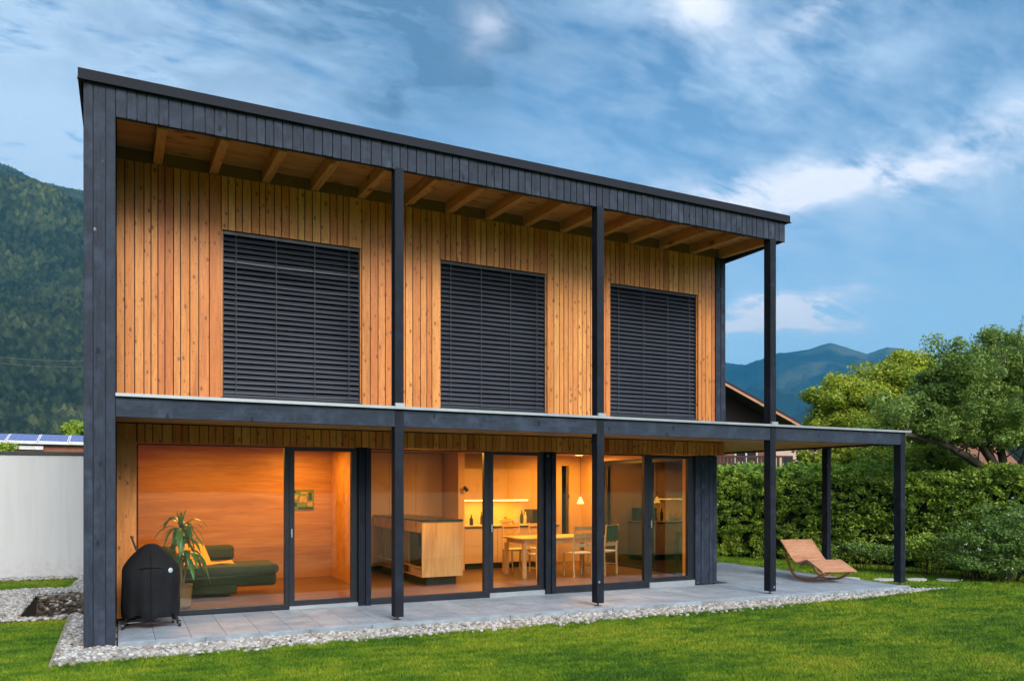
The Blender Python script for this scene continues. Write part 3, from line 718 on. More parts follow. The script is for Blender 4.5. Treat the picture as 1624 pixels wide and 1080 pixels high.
# upper windows with external venetian blinds
for wi, (a, b_) in enumerate(WIN):
    mb = MB(); y0, y1 = 11.36, 11.42
    mb.box(a+.001, a+.06, y0, y1, WZ0+.001, WZ1-.001); mb.box(b_-.06, b_-.001, y0, y1, WZ0+.001, WZ1-.001); mb.box(a+.061, b_-.061, y0, y1, WZ1-.06, WZ1-.001); mb.box(a+.061, b_-.061, y0, y1, WZ0+.001, WZ0+.06)
    mb.box((a+b_)/2-.04, (a+b_)/2+.04, y0, y1, WZ0+.061, WZ1-.061)
    f = mb.build('window', 'frame_metal', H)
    MB().box(a+.061, b_-.061, 11.385, 11.395, WZ0+.061, WZ1-.061).build('pane', 'window_dark', f)
    for (xa, xb) in ((b_-.018, b_-.001), (a+.001, a+.018)): MB().box(xa, xb, YW+.03, 11.355, WZ0, WZ1).build('reveal', 'larch', f)
    MB().box(a-.0, b_, YW-.03, YW+.12, WZ0-.03, WZ0-.002).build('sill', 'frame_metal', f)
    # blind
    bl = MB().box(a+.02, b_-.02, YW+.035, YW+.115, WZ1-.05, WZ1-.002).build('blind_head', 'frame_metal', H)
    ms = MB(); nsl = 30; z = WZ0+.05; dz = (WZ1-.06-z)/nsl
    for k in range(nsl):
        zc_ = z+(k+.5)*dz; wob = random.uniform(-.0015, .0015); tilt = R(53)
        if wi == 0 and 20 <= k <= 25: tilt = R(53+random.uniform(-9, 12)); wob = random.uniform(-.006, .006)
        prof = []
        for q in range(5):
            s_ = -1+q*.5; yy = s_*.040; zz = .007*(1-s_*s_)
            prof.append((math.cos(tilt)*yy-math.sin(tilt)*zz, math.sin(tilt)*yy+math.cos(tilt)*zz))
        vs = []; nx = 9
        for i in range(nx):
            fx = i/(nx-1); sag = wob*math.sin(fx*math.pi)+(.002*math.sin(fx*9+k) if wi else .003*math.sin(fx*7+k*2.1))
            for (yy, zz) in prof: vs.append((a+.026+fx*(b_-a-.052), YW+.075+yy, zc_+zz+sag))
        fs = [(i*5+q, (i+1)*5+q, (i+1)*5+q+1, i*5+q+1) for i in range(nx-1) for q in range(4)]
        ms.add(vs, fs)
    ms.build('slats', 'blind_metal', bl, smooth=True)
    for fx in (.10, .375, .65, .905):
        xc = a+fx*(b_-a); MB().box(xc-.005, xc+.005, YW+.028, YW+.032, WZ0+.03, WZ1-.05).build('ladder_cord', 'blind_cord', bl)
    MB().box(a+.024, b_-.024, YW+.045, YW+.105, WZ0+.012, WZ0+.04).build('bottom_rail', 'blind_metal', bl)
    for xa in (a+.019, b_-.034): MB().box(xa, xa+.015, YW+.05, YW+.10, WZ0, WZ1-.05).build('guide_rail', 'frame_metal', bl)

# ground floor glazing: fixed pane + door, three times
GT = 2.275
def framed(name, x0, x1, l, r, tp, bt, zb=0.0, y=YG, depth=.075):
    mb = MB()
    mb.box(x0, x0+l, y, y+depth, zb, GT); mb.box(x1-r, x1, y, y+depth, zb, GT); mb.box(x0+l, x1-r, y, y+depth, GT-tp, GT); mb.box(x0+l, x1-r, y, y+depth, zb, zb+bt)
    f = mb.build(name, 'frame_metal', H, bevel=.003)
    MB().box(x0+l-.004, x1-r+.004, y+.03, y+.042, zb+bt-.004, GT-tp+.004).build('pane', 'window_glass', f)
    return f
framed('window', 0.197, 2.135, .018, .062, .018, .065)
framed('window', 3.302, 5.240, .018, .085, .018, .065)
framed('window', 6.432, 8.335, .018, .092, .018, .065)
for (x0, x1) in ((2.137, 3.118), (5.242, 6.237), (8.337, 9.343)):
    f = framed('patio_door', x0, x1, .075, .093 if x1 < 9 else .135, .055, .075, .03)
    MB().box(x0+.02, x0+.035, YG-.05, YG-.035, 1.0, 1.12).box(x0+.022, x0+.033, YG-.036, YG-.001, 1.05, 1.07).build('handle', 'bright_metal', f)
    MB().box(x0, x1, YG-.03, YG+.07, TZ(x0)-.02, .028).build('threshold', 'bright_metal', f)
mb = MB(); mb.box(.2, 9.34, YG+.005, YG+.075, -.1, -.002); mb.build('base_rail', 'frame_metal', H)
# side glazing to the right garden
mb = MB(); xg = 9.72
for (a, b_) in ((12.0, 12.05), (13.12, 13.22), (14.94, 15.0)): mb.box(xg, xg+.08, a, b_, 0, GT)
for (a, b_) in ((12.051, 13.119), (13.221, 14.939)): mb.box(xg, xg+.08, a, b_, 0, .06); mb.box(xg, xg+.08, a, b_, GT-.06, GT)
f = mb.build('window', 'frame_metal', H)
for (a, b_) in ((12.051, 13.119), (13.221, 14.939)): MB().box(xg+.03, xg+.042, a, b_, .061, GT-.061).build('pane', 'side_glass', f)

# interior shell
mb = MB(); y = 11.41
while y < 16.15: mb.box(-.03, 9.70, y+.001, y+.139, -.03, 0.0); y += .14
mb.build('floor_boards', 'oak_floor', H)
MB().box(-.03, 9.62, 11.5, 16.2, 2.44, 2.52).build('ceiling', 'int_plaster', H)
mb = MB(); mb.box(-.04, 0.0, 11.5, 15.2, .001, 2.439)
for k, (z0, z1) in enumerate(((.001, .60), (.602, 1.21), (1.212, 1.82), (1.822, 2.439))): mb.box(.001, 3.65, 15.16, 15.3, z0, z1)
mb.box(3.652, 3.80, 13.5, 16.1, .001, 2.439)
mb.build('living_room_wall', 'ply_wall', H)
# kitchen rear wall with a narrow tall window
mb = MB(); mb.box(3.81, 6.21, 16.16, 16.25, .001, 2.439); mb.box(6.37, 9.06, 15.65, 15.8, .001, 2.439); mb.box(9.29, 9.60, 15.65, 15.8, .001, 2.439); mb.box(9.06, 9.29, 15.65, 15.8, 2.22, 2.439); mb.box(9.06, 9.29, 15.65, 15.8, .001, .5)
mb.box(6.22, 6.36, 14.95, 16.15, .001, 2.439)
mb.build('kitchen_wall', 'int_plaster', H)
f = MB().box(9.062, 9.08, 15.66, 15.70, .5, 2.22).box(9.27, 9.288, 15.66, 15.70, .5, 2.22).box(9.081, 9.269, 15.66, 15.70, .5, .52).box(9.081, 9.269, 15.66, 15.70, 2.2, 2.219).build('window', 'pale_wood', H)
MB().box(9.081, 9.269, 15.675, 15.685, .521, 2.199).build('pane', 'side_glass', f)
MB().box(0.0, 9.6, 12.98, 13.1, 2.36, 2.438).build('ceiling_beam', 'ply_wall', H)

# ================================================================== INTERIOR THINGS
def light(name, loc, power, size, colr, size_y=None, rot=(0, 0, 0)):
    l = bpy.data.lights.new(name, 'AREA'); l.energy = power; l.size = size; l.color = colr
    if size_y: l.shape = 'RECTANGLE'; l.size_y = size_y
    o = bpy.data.objects.new(name, l); col.objects.link(o); o.location = loc; o.rotation_euler = rot; return o
WARM = (1, 0.42, 0.048)
def ceiling_lamp(x, y, label, power):
    tl = thing('ceiling_lamp', (x, y, 2.44), label, 'ceiling lamp', 'lit ceiling lamps indoors')
    MB().lathe([(.10, -.0), (.10, -.03), (.09, -.04)], (x, y, 2.439), 20).build('lamp_body', 'white_paint', tl)
    MB().lathe([(.085, -.041), (.08, -.046)], (x, y, 2.439), 20).build('diffuser', 'lamp_glow', tl)
    light('room_light', (x, y, 2.38), power, .5, WARM)
ceiling_lamp(1.3, 13.4, 'round lit ceiling lamp over the sofa', 36)
ceiling_lamp(2.9, 14.2, 'round lit ceiling lamp near the picture sheet', 21)
ceiling_lamp(4.75, 12.35, 'round lit ceiling lamp in front of the tall cupboards', 46)
ceiling_lamp(7.2, 13.4, 'round lit ceiling lamp over the dining table', 44)
ceiling_lamp(8.9, 14.6, 'round lit ceiling lamp by the narrow rear window', 34)

# sofa with chaise
S = thing('sofa', (1.2, 13.2, 0), 'dark green low sofa with a long rounded chaise end', 'sofa')
def rbox(mb, x0, x1, y0, y1, z0, z1): mb.box(x0, x1, y0, y1, z0, z1)
MB().box(.35, 2.22, 12.76, 13.55, .165, .372).build('base', 'sofa_green', S, bevel=.06)
MB().box(.33, 2.25, 12.72, 13.6, .352, .50).build('cushion', 'sofa_green', S, bevel=.055)
MB().box(.30, 1.62, 12.77, 14.5, .06, .35).build('plinth', 'sofa_green', S, bevel=.03)
MB().box(.35, 1.30, 13.62, 14.5, .17, .46).build('cushion', 'sofa_green', S, bevel=.05)
MB().box(.35, 1.75, 14.1, 14.4, .47, .72).build('backrest', 'sofa_green', S, bevel=.06)
P_ = thing('cushion', (1.05, 13.5, .5), 'orange yellow cushion leaning on the green sofa', 'cushion')
MB().hexa([(.80, 13.35, .502), (1.28, 13.30, .502), (1.33, 13.42, .502), (.82, 13.47, .502), (.78, 13.62, .80), (1.20, 13.60, .80), (1.22, 13.70, .79), (.79, 13.74, .79)]).build('cushion_body', 'yellow_cloth', P_, bevel=.04)
tb = MB(); vs = []
for i in range(9):
    for j in range(5): vs.append((.82+i*.10, 12.95+j*.1+i*.012, .508+.012*math.sin(i*1.3+j*.8)+.012))
tb.add(vs, [(i*5+j, (i+1)*5+j, (i+1)*5+j+1, i*5+j+1) for i in range(8) for j in range(4)])
o = tb.build('blanket', 'yellow_cloth', smooth=True); s_ = o.modifiers.new('s', 'SOLIDIFY'); s_.thickness = .02
tag(o, 'orange yellow blanket folded on the green sofa seat', 'blanket')

# dracaena plant in a pot
D = thing('houseplant', (.78, 12.0, 0), 'tall green houseplant with arching strap leaves behind the glass', 'plant')
MB().lathe([(.09, .0), (.12, .03), (.14, .30), (.15, .34), (.13, .34), (.12, .30)], (.78, 12.0, 0), 24).build('pot', 'pot_clay', D, smooth=False)
MB().tube([(.78, 12, .28), (.77, 12.0, .7), (.79, 11.99, 1.08), (.77, 12.0, 1.15)], [.018, .016, .014, .012], 8).tube([(.79, 12.0, .28), (.83, 12.02, .5), (.84, 12.01, .68)], [.015, .013, .011], 8).build('stem', 'stem_brown', D)
ml = MB()
def strap(mb, base, az, el, length, wid, droop):
    p = Vector(base); d_ = Vector((math.cos(az)*math.cos(el), math.sin(az)*math.cos(el), math.sin(el))); n = 9; side0 = Vector((-math.sin(az), math.cos(az), 0))
    vs = []
    for i in range(n+1):
        f = i/n; w_ = wid*(math.sin(math.pi*min(1, (f*.86+.14)))**.7)*(1-f*.15) if i < n else .001
        up = side0.cross(d_).normalized()
        vs += [p-side0*w_/2+up*w_*.14, p-up*w_*.0, p+side0*w_/2+up*w_*.14]
        p = p+d_*(length/n); d_ = (d_+Vector((0, 0, -droop/n))).normalized()
    mb.add(vs, [f_ for i in range(n) for f_ in ((i*3, i*3+1, i*3+4, i*3+3), (i*3+1, i*3+2, i*3+5, i*3+4))])
pr_ = random.Random(4)
for (bx, by, bz, n, L) in ((.77, 12.0, 1.14, 20, .44), (.79, 12.0, .93, 13, .42), (.84, 12.01, .74, 20, .46)):
    for k in range(n):
        az = k*2.4+pr_.uniform(-.3, .3); strap(ml, (bx, by, bz+pr_.uniform(-.07, .05)), az, pr_.uniform(.15, 1.25) if bz > .8 else pr_.uniform(-.1, .7), L*pr_.uniform(.75, 1.35), pr_.uniform(.05, .08), pr_.uniform(2.4, 4.4))
for k in range(6): strap(ml, (.77, 12.0, 1.15), k*1.05+.3, 1.35, .3*pr_.uniform(.7, 1.0), .035, .7)
ml.build('leaves', 'leaf_house', D, smooth=True)

# picture sheet on the living room wall
PS = thing('picture_sheet', (3.0, 15.15, 1.27), 'green and yellow picture sheet pinned to the plywood wall', 'picture')
MB().box(2.84, 3.32, 15.145, 15.155, 1.27, 1.66).build('sheet', 'poster_green', PS)
mb = MB()
for (a, b_, c, d_) in ((2.90, 3.02, 1.48, 1.56), (3.05, 3.18, 1.42, 1.54), (3.20, 3.29, 1.34, 1.43), (3.08, 3.2, 1.58, 1.62)): mb.box(a, b_, 15.141, 15.144, c, d_)
mb.build('photo_fields', 'poster_yellow', PS)
mb = MB()
for (a, b_, c, d_) in ((2.88, 3.0, 1.34, 1.42), (3.02, 3.30, 1.29, 1.33), (3.22, 3.28, 1.46, 1.6), (2.9, 2.98, 1.6, 1.64)): MB().box(a, b_, 15.1405, 15.1445, c, d_).build('dark_field', 'poster_dark', PS)

# raised hearth block / sideboard
K = thing('sideboard', (5.0, 13.9, 0), 'large pale wooden sideboard block with dark top and shelves on its left face', 'sideboard')
ix0, ix1, iy0, iy1 = 4.65, 5.405, 12.80, 15.68
MB().box(4.78, 5.33, 12.93, 15.5, .001, .152).build('plinth', 'black_plastic', K)
mb = MB(); mb.box(ix0+.3, ix1, iy0+.02, iy1, .153, 1.11); mb.box(ix0, ix1, iy0, iy0+.018, .153, 1.11)
for (za, zb) in ((.153, .17), (.92, 1.11), (.30, .318)): mb.box(ix0, ix0+.299, iy0+.02, iy1, za, zb)
for yy in (13.5, 14.2, 14.9): mb.box(ix0+.01, ix0+.299, yy, yy+.02, .171, .919)
mb.build('carcass', 'pale_wood', K)
for (ya, yb) in ((13.0, 13.49), (14.23, 15.2)): MB().box(ix0+.012, ix0+.02, ya, yb, .34, .90).build('glass_door', 'smoked_glass', K)
MB().box(ix0-.01, ix1+.01, iy0-.01, iy1, 1.112, 1.145).build('top', 'black_top', K, bevel=.004)
mb = MB(); rb = random.Random(3); yy = 12.84
while yy < 13.45: w_ = rb.uniform(.02, .05); mb.box(ix0+.03, ix0+.2, yy, yy+w_-.003, .171, .171+rb.uniform(.08, .125)); yy += w_
tag(mb.build('book_row', 'pale_top'), 'row of small pale books in the lowest shelf of the sideboard', 'books')

# tall cupboards behind the sideboard
TC = thing('tall_cupboard', (5.0, 15.6, 0), 'full height warm white cupboard run behind the wooden sideboard', 'cupboard')
MB().box(3.85, 6.2, 15.78, 16.14, .08, 2.43).build('carcass', 'int_plaster', TC)
x = 3.86
for w_ in (.6, .55, .58, .58): MB().box(x, x+w_-.006, 15.75, 15.775, .09, 2.42).build('door', 'cab_wall', TC, bevel=.002); x += w_
MB().box(3.9, 6.18, 15.82, 16.1, .001, .079).build('plinth', 'black_plastic', TC)

# kitchen run
KC = thing('kitchen_counter', (7.4, 15.2, 0), 'long kitchen counter with beige fronts and pale worktop on the rear wall', 'kitchen counter')
MB().box(6.37, 8.60, 15.0, 15.64, .12, .86).build('carcass', 'int_plaster', KC)
x = 6.375
for w_ in (.75, .75, .72): 
    MB().box(x, x+w_-.006, 14.975, 14.998, .13, .48).build('drawer_front', 'cab_front', KC); MB().box(x, x+w_-.006, 14.975, 14.998, .486, .85).build('drawer_front', 'cab_front', KC); x += w_
MB().box(6.40, 8.58, 15.06, 15.6, .001, .119).build('plinth', 'smoked_glass', KC)
MB().box(6.37, 8.61, 14.95, 15.64, .862, .885).build('worktop_edge', 'black_top', KC); MB().box(6.37, 8.62, 14.94, 15.64, .886, .91).build('worktop', 'pale_top', KC)
WC = thing('wall_cupboard', (7.2, 15.4, 1.43), 'warm white wall cupboards above the counter with a glowing light strip below', 'wall cupboard')
MB().box(6.37, 8.05, 15.25, 15.64, 1.44, 2.10).build('carcass', 'int_plaster', WC)
x = 6.375
for w_ in (.56, .56, .55): MB().box(x, x+w_-.006, 15.225, 15.248, 1.44, 2.10).build('door', 'cab_wall', WC, bevel=.002); x += w_
MB().box(6.4, 7.98, 15.23, 15.26, 1.415, 1.436).build('light_strip', 'led_glow', WC)
light('strip_light', (7.2, 15.40, 1.405), 7, 1.5, (1, .50, .05), .06)
# things on the worktop
def bottle(x, y, h_, r_, mat, label, nm='bottle'):
    MB_ = MB().lathe([(r_*.9, 0), (r_, .01), (r_, h_*.6), (r_*.4, h_*.76), (r_*.35, h_*.98), (r_*.42, h_)], (x, y, .911), 14)
    tag(MB_.build(nm, mat, smooth=True), label, nm, 'bottles on the kitchen worktop')
bottle(7.86, 15.3, .30, .035, 'bottle_green', 'tall dark green bottle at the right end of the worktop'); bottle(7.98, 15.35, .26, .032, 'ceramic', 'pale bottle beside the dark microwave')
bottle(6.62, 15.2, .22, .04, 'black_plastic', 'short black bottle at the left end of the worktop')
bottle(6.90, 15.3, .28, .03, 'bottle_green', 'slim green bottle beside the tap on the worktop')
FB = thing('fruit_bowl', (7.45, 15.25, .91), 'shallow pale bowl heaped with orange fruit on the worktop', 'bowl')
MB().lathe([(.05, 0), (.08, .01), (.16, .08), (.17, .10), (.155, .10), (.07, .03)], (7.45, 15.25, .911), 20).build('bowl', 'ceramic', FB, smooth=True)
for k in range(7):
    a = k*.9; rr = .0 if k == 6 else .09
    mb = MB(); c_ = (7.45+rr*math.cos(a), 15.25+rr*math.sin(a), 1.0+(.06 if k == 6 else 0))
    mb.lathe([(.01, -.038), (.03, -.025), (.04, 0), (.03, .025), (.01, .038)], c_, 12); mb.build('orange', 'fruit', FB, smooth=True)
TP = MB().tube([(7.05, 15.35, .911), (7.05, 15.35, 1.15), (7.05, 15.30, 1.22), (7.05, 15.2, 1.22), (7.05, 15.17, 1.17)], .012, 8)
tag(TP.build('tap', 'steel', smooth=True), 'curved steel tap on the kitchen worktop', 'tap')
MW = thing('microwave', (8.25, 15.4, .91), 'dark boxy microwave oven at the right end of the counter', 'microwave')
MB().box(8.08, 8.52, 15.2, 15.6, .912, 1.22).build('body', 'black_plastic', MW, bevel=.01); MB().box(8.11, 8.40, 15.19, 15.199, .94, 1.19).build('door', 'smoked_glass', MW)
tag(MB().lathe([(.05, 0), (.07, .04), (.07, .10), (.045, .16), (.05, .18)], (7.65, 15.2, .911), 16).build('jug', 'ceramic', smooth=True), 'round pale jug behind the dining table on the worktop', 'jug')
WLp = thing('wall_lamp', (6.3, 14.9, 1.66), 'small dark spotlight on the wall end beside the kitchen', 'wall lamp')
MB().tube([(6.33, 14.949, 1.66), (6.34, 14.87, 1.68)], .012, 8).build('bracket', 'black_plastic', WLp)
MB().tube([(6.32, 14.88, 1.72), (6.38, 14.84, 1.63)], [.028, .04], 12).build('lamp_head', 'black_plastic', WLp)
# pendant lamp
PL = thing('pendant_lamp', (8.75, 14.3, 1.35), 'small glowing cone pendant lamp over the dining area', 'pendant lamp')
MB().lathe([(.075, 0), (.02, .13), (.012, .14)], (8.75, 14.3, 1.36), 20).build('lamp_shade', 'lamp_glow', PL)
MB().tube([(8.75, 14.3, 1.5), (8.75, 14.3, 2.43)], .004, 6).build('cord', 'black_plastic', PL)

# dining table and chairs
T = thing('dining_table', (7.5, 13.4, 0), 'pale wooden dining table with square legs behind the glass', 'table')
MB().box(6.72, 8.6, 13.05, 13.95, .72, .75).build('tabletop', 'pale_wood', T, bevel=.004)
MB().box(6.8, 8.52, 13.12, 13.88, .63, .719).build('apron', 'chair_wood', T)
for (x, y) in ((6.76, 13.09), (8.49, 13.09), (6.76, 13.84), (8.49, 13.84)): MB().box(x, x+.07, y, y+.07, .001, .629).build('leg', 'chair_wood', T)
def make_chair(label):
    c = thing('dining_chair', (0, 0, 0), label, 'chair', 'wooden dining chairs round the table')
    for sx_ in (-1, 1):
        MB().tube([(sx_*.19, -.21, 0), (sx_*.20, -.19, .44), (sx_*.185, -.245, .98)], [.019, .022, .017], 6).build('leg', 'chair_wood', c, world=False)
        MB().tube([(sx_*.19, .20, 0), (sx_*.20, .19, .43)], [.015, .018], 6).build('leg', 'chair_wood', c, world=False)
        MB().bar((sx_*.195, -.19, .2), (sx_*.195, .19, .2), .015, .02).build('stretcher', 'chair_wood', c, world=False)
    MB().box(-.215, .215, -.2, .215, .44, .475).build('seat', 'seat_white', c, world=False, bevel=.015)
    mb = MB()
    for z, y in ((.93, -.238), (.80, -.225), (.60, -.205)): mb.box(-.19, .19, y-.009, y+.009, z-.03, z+.03)
    for x in (-.06, .06): mb.bar((x, -.205, .60), (x, -.225, .80), .02, .012)
    mb.build('backrest', 'chair_wood', c, world=False)
    return c
c0 = make_chair('wooden ladder back chair at the left end of the near side of the table'); c0.location = (7.08, 13.02, 0.0); c0.rotation_euler.z = .06
copy_thing(c0, (7.88, 12.98, 0), -.05, 'wooden ladder back chair in the middle of the near side of the table')
copy_thing(c0, (8.52, 13.10, 0), .35, 'wooden ladder back chair at the right end, turned slightly from the table')
copy_thing(c0, (7.15, 14.15, 0), math.pi+.03, 'wooden ladder back chair on the far side of the table near the counter drawers')
copy_thing(c0, (7.75, 14.15, 0), math.pi-.04, 'wooden ladder back chair on the far side of the table below the fruit bowl')
JK = MB().box(-.17, .17, -.05, .02, -.32, .0); 
o = JK.build('jacket', 'bottle_green', bevel=.03); o.location = (8.58, 12.86, .98); o.rotation_euler.z = .35; tag(o, 'dark green jacket hung over the back of the right hand chair', 'jacket')

# ================================================================== TERRACE THINGS
# covered kettle grill
G = thing('covered_grill', (.36, 10.62, 0), 'barbecue under a black fabric cover beside the left wall', 'grill')
def fold(a, z):
    k = max(0, min(1, (1.0-z)/1.0)); f = 1+.030*k*math.sin(a*7+z*3)+.022*k*math.sin(a*13+1.3-z*2)+.02*math.sin(a*4+z*9)*(z > .3)+.03*k*(1 if math.cos(a+math.pi/2) > .985 else 0)*-1
    return f
prof = [(.30, .135), (.312, .15), (.318, .25), (.322, .45), (.325, .62), (.320, .70), (.305, .745), (.272, .80), (.222, .865), (.165, .925), (.118, .97), (.075, 1.0), (.04, 1.012), (.01, 1.016)]
n = 96
mb = MB(); gx_, gy_ = .345, 10.62
vs = []
for r_, z in prof:
    for k in range(n):
        a = 2*math.pi*k/n; rr = r_*fold(a, z)
        zz = z+(.028*math.sin(a*5)+.016*math.sin(a*9+1) if z < .16 else 0)
        xo = rr*math.cos(a)*(1+(.06*(math.cos(a) < 0)*(1-z)))
        vs.append((gx_+xo, gy_+rr*math.sin(a)*.88, zz))
mb.add(vs, [(i*n+k, i*n+(k+1) % n, (i+1)*n+(k+1) % n, (i+1)*n+k) for i in range(len(prof)-1) for k in range(n)]+[tuple((len(prof)-1)*n+k for k in range(n))])
o = mb.build('cover', 'grill_fabric', G, smooth=True)
mb = MB(); mb.tube([(gx_-.01, gy_-.288, .14), (gx_-.01, gy_-.296, .5), (gx_-.01, gy_-.292, .70), (gx_-.01, gy_-.235, .84), (gx_-.01, gy_-.14, .95)], .006, 6)
mb.tube([(gx_-.13, gy_-.262, .735), (gx_-.03, gy_-.29, .75), (gx_+.08, gy_-.275, .74), (gx_+.17, gy_-.24, .69), (gx_+.22, gy_-.21, .6)], .006, 6); mb.build('seam', 'grill_fabric', o)
mb = MB()
for (x, y) in ((gx_-.29, gy_-.12), (gx_+.29, gy_-.12)): mb.tube([(x*.9+gx_*.1, y, .16), (x, y, .09), (x, y, .03)], .012, 8)
mb.tube([(gx_-.30, gy_-.12, .075), (gx_+.30, gy_-.12, .075)], .009, 8); mb.tube([(gx_-.26, gy_+.2, .1), (gx_+.26, gy_+.2, .1)], .009, 8)
mb.tube([(gx_-.26, gy_+.2, .3), (gx_-.26, gy_+.2, .03)], .012, 8); mb.tube([(gx_+.26, gy_+.2, .3), (gx_+.26, gy_+.2, .03)], .012, 8)
mb.tube([(gx_-.27, gy_-.14, .08), (gx_-.27, gy_+.22, .1)], .009, 8).tube([(gx_+.27, gy_-.14, .08), (gx_+.27, gy_+.22, .1)], .009, 8)
mb.build('frame', 'black_plastic', G)
MB().tube([(gx_-.16, gy_+.1, .93), (gx_-.22, gy_+.16, 1.1), (gx_-.20, gy_+.26, 1.08)], .012, 8).build('handle', 'black_plastic', G)
for (x, y) in ((gx_-.315, gy_-.12), (gx_+.315, gy_-.12), (gx_-.26, gy_+.22), (gx_+.26, gy_+.22)):
    wz = TZ(x)+.04
    MB().tube([(x-.014, y, wz), (x+.014, y, wz)], .04, 18).build('wheel', 'black_plastic', G)
ea = R(-52); ec = Vector((gx_+.325*math.cos(ea)*1.005, gy_+.325*.88*math.sin(ea)*1.005, .70)); nrm = Vector((math.cos(ea), math.sin(ea)/.88, .05)).normalized()
tx_ = Vector((-nrm.y, nrm.x, 0)).normalized(); tz_ = nrm.cross(tx_)*1
def disc(mb, c, r0, r1, th, a0=0, a1=2*math.pi, n=24, mi=0):
    vs = []; 
    for i in range(n+1):
        a = a0+(a1-a0)*i/n
        for r_ in (r0, r1): vs.append(c+tx_*r_*math.cos(a)+tz_*r_*math.sin(a)+nrm*th)
    mb.add(vs, [(i*2, i*2+1, i*2+3, i*2+2) for i in range(n)], mi)
mb = MB(); disc(mb, ec, .0005, .029, .007); em = mb.build('emblem', 'emblem_white', G)
mb = MB(); disc(mb, ec, .012, .02, .009, R(195), R(345)); disc(mb, ec+tx_*.009+tz_*.008, .0005, .006, .009); mb.build('emblem_mark', 'emblem_grey', em)

# rocking sun lounger, built from a side profile
L = thing('sun_lounger', (11.97, 11.84, 0), 'slatted wooden rocking lounger on the right end of the terrace', 'sun lounger')
ph = -.265; ld = Vector((math.sin(ph), -math.cos(ph), 0)); wdv = Vector((math.cos(ph), math.sin(ph), 0)); lo_ = Vector((11.97, 11.84, 0)); LW = .70
def lp(s, w_, z): return lo_+ld*s+wdv*w_+Vector((0, 0, z))
def crom(pts, n):
    out = []
    for i in range(len(pts)-1):
        p0 = pts[max(i-1, 0)]; p1 = pts[i]; p2 = pts[i+1]; p3 = pts[min(i+2, len(pts)-1)]
        for k in range(n):
            t_ = k/n; out.append(tuple(.5*((2*p1[j])+(-p0[j]+p2[j])*t_+(2*p0[j]-5*p1[j]+4*p2[j]-p3[j])*t_*t_+(-p0[j]+3*p1[j]-3*p2[j]+p3[j])*t_**3) for j in range(2)))
    out.append(pts[-1]); return out
seat = crom([(0, .655), (.20, .50), (.42, .325), (.53, .262), (.60, .25), (.70, .262), (.88, .315), (.96, .325), (1.05, .305), (1.25, .235), (1.47, .157)], 8)
def rail(mb, prof, w0, w1, th):
    for i in range(len(prof)-1):
        (s0, z0), (s1, z1) = prof[i], prof[i+1]
        mb.hexa([lp(s0, w0, z0-th), lp(s0, w1, z0-th), lp(s1, w1, z1-th), lp(s1, w0, z1-th), lp(s0, w0, z0), lp(s0, w1, z0), lp(s1, w1, z1), lp(s1, w0, z1)])
for (w0, w1) in ((.0, .022), (LW-.022, LW)):
    mb = MB(); rail(mb, seat, w0, w1, .035); mb.build('rail', 'lounger_wood', L)
for (w0, w1) in ((.07, .095), (LW-.095, LW-.07)):
    mb = MB(); run = crom([(.03, .60), (.06, .42), (.16, .20), (.32, .03), (.52, -.040), (.75, -.048), (1.0, -.02), (1.2, .04), (1.42, .135)], 6)
    rail(mb, run, w0-.008, w1+.008, .04); mb.build('runner', 'runner_wood', L); mb = MB(); rail(mb, [(s, z-.034) for s, z in seat[30:70]], w0, w1, .03); mb.build('seat_bearer', 'runner_wood', L)
# slats cut by arc length
acc = [0]
for i in range(len(seat)-1): acc.append(acc[-1]+math.dist(seat[i], seat[i+1]))
def at(sv):
    for i in range(len(seat)-1):
        if acc[i+1] >= sv: f = (sv-acc[i])/(acc[i+1]-acc[i]); return (seat[i][0]+(seat[i+1][0]-seat[i][0])*f, seat[i][1]+(seat[i+1][1]-seat[i][1])*f)
    return seat[-1]
mb = MB(); sv = .004; pitch = .058
while sv < acc[-1]-.01:
    (s0, z0), (s1, z1) = at(sv), at(min(sv+pitch-.007, acc[-1])); th = .018; e = .004
    mb.hexa([lp(s0, .023, z0-th), lp(s0, LW-.023, z0-th), lp(s1, LW-.023, z1-th), lp(s1, .023, z1-th), lp(s0, .023, z0-e), lp(s0, LW-.023, z0-e), lp(s1, LW-.023, z1-e), lp(s1, .023, z1-e)]); sv += pitch
mb.build('slats', 'lounger_wood', L)
for (s_, z_) in ((.75, -.05), (1.36, .10), (.09, .42)): MB().bar(lp(s_, .08, z_), lp(s_, LW-.08, z_), .03, .02).build('crossbar', 'runner_wood', L)

# ================================================================== NEIGHBOURHOOD
W = thing('garden_wall', (-6, 18.1, 0), 'plain white rendered wall with a dark metal coping', 'wall')
MB().hexa([(-14, 18.0, -.2), (-.3, 18.0, -.2), (-.3, 18.25, -.2), (-14, 18.25, -.2), (-14, 18.0, 2.27), (-.3, 18.0, 2.35), (-.3, 18.25, 2.35), (-14, 18.25, 2.27)]).build('wall_face', 'render_white', W)
MB().hexa([(-14, 17.97, 2.271), (-.3, 17.97, 2.351), (-.3, 18.28, 2.351), (-14, 18.28, 2.271), (-14, 17.97, 2.33), (-.3, 17.97, 2.412), (-.3, 18.28, 2.412), (-14, 18.28, 2.33)]).build('coping', 'cap_metal', W)
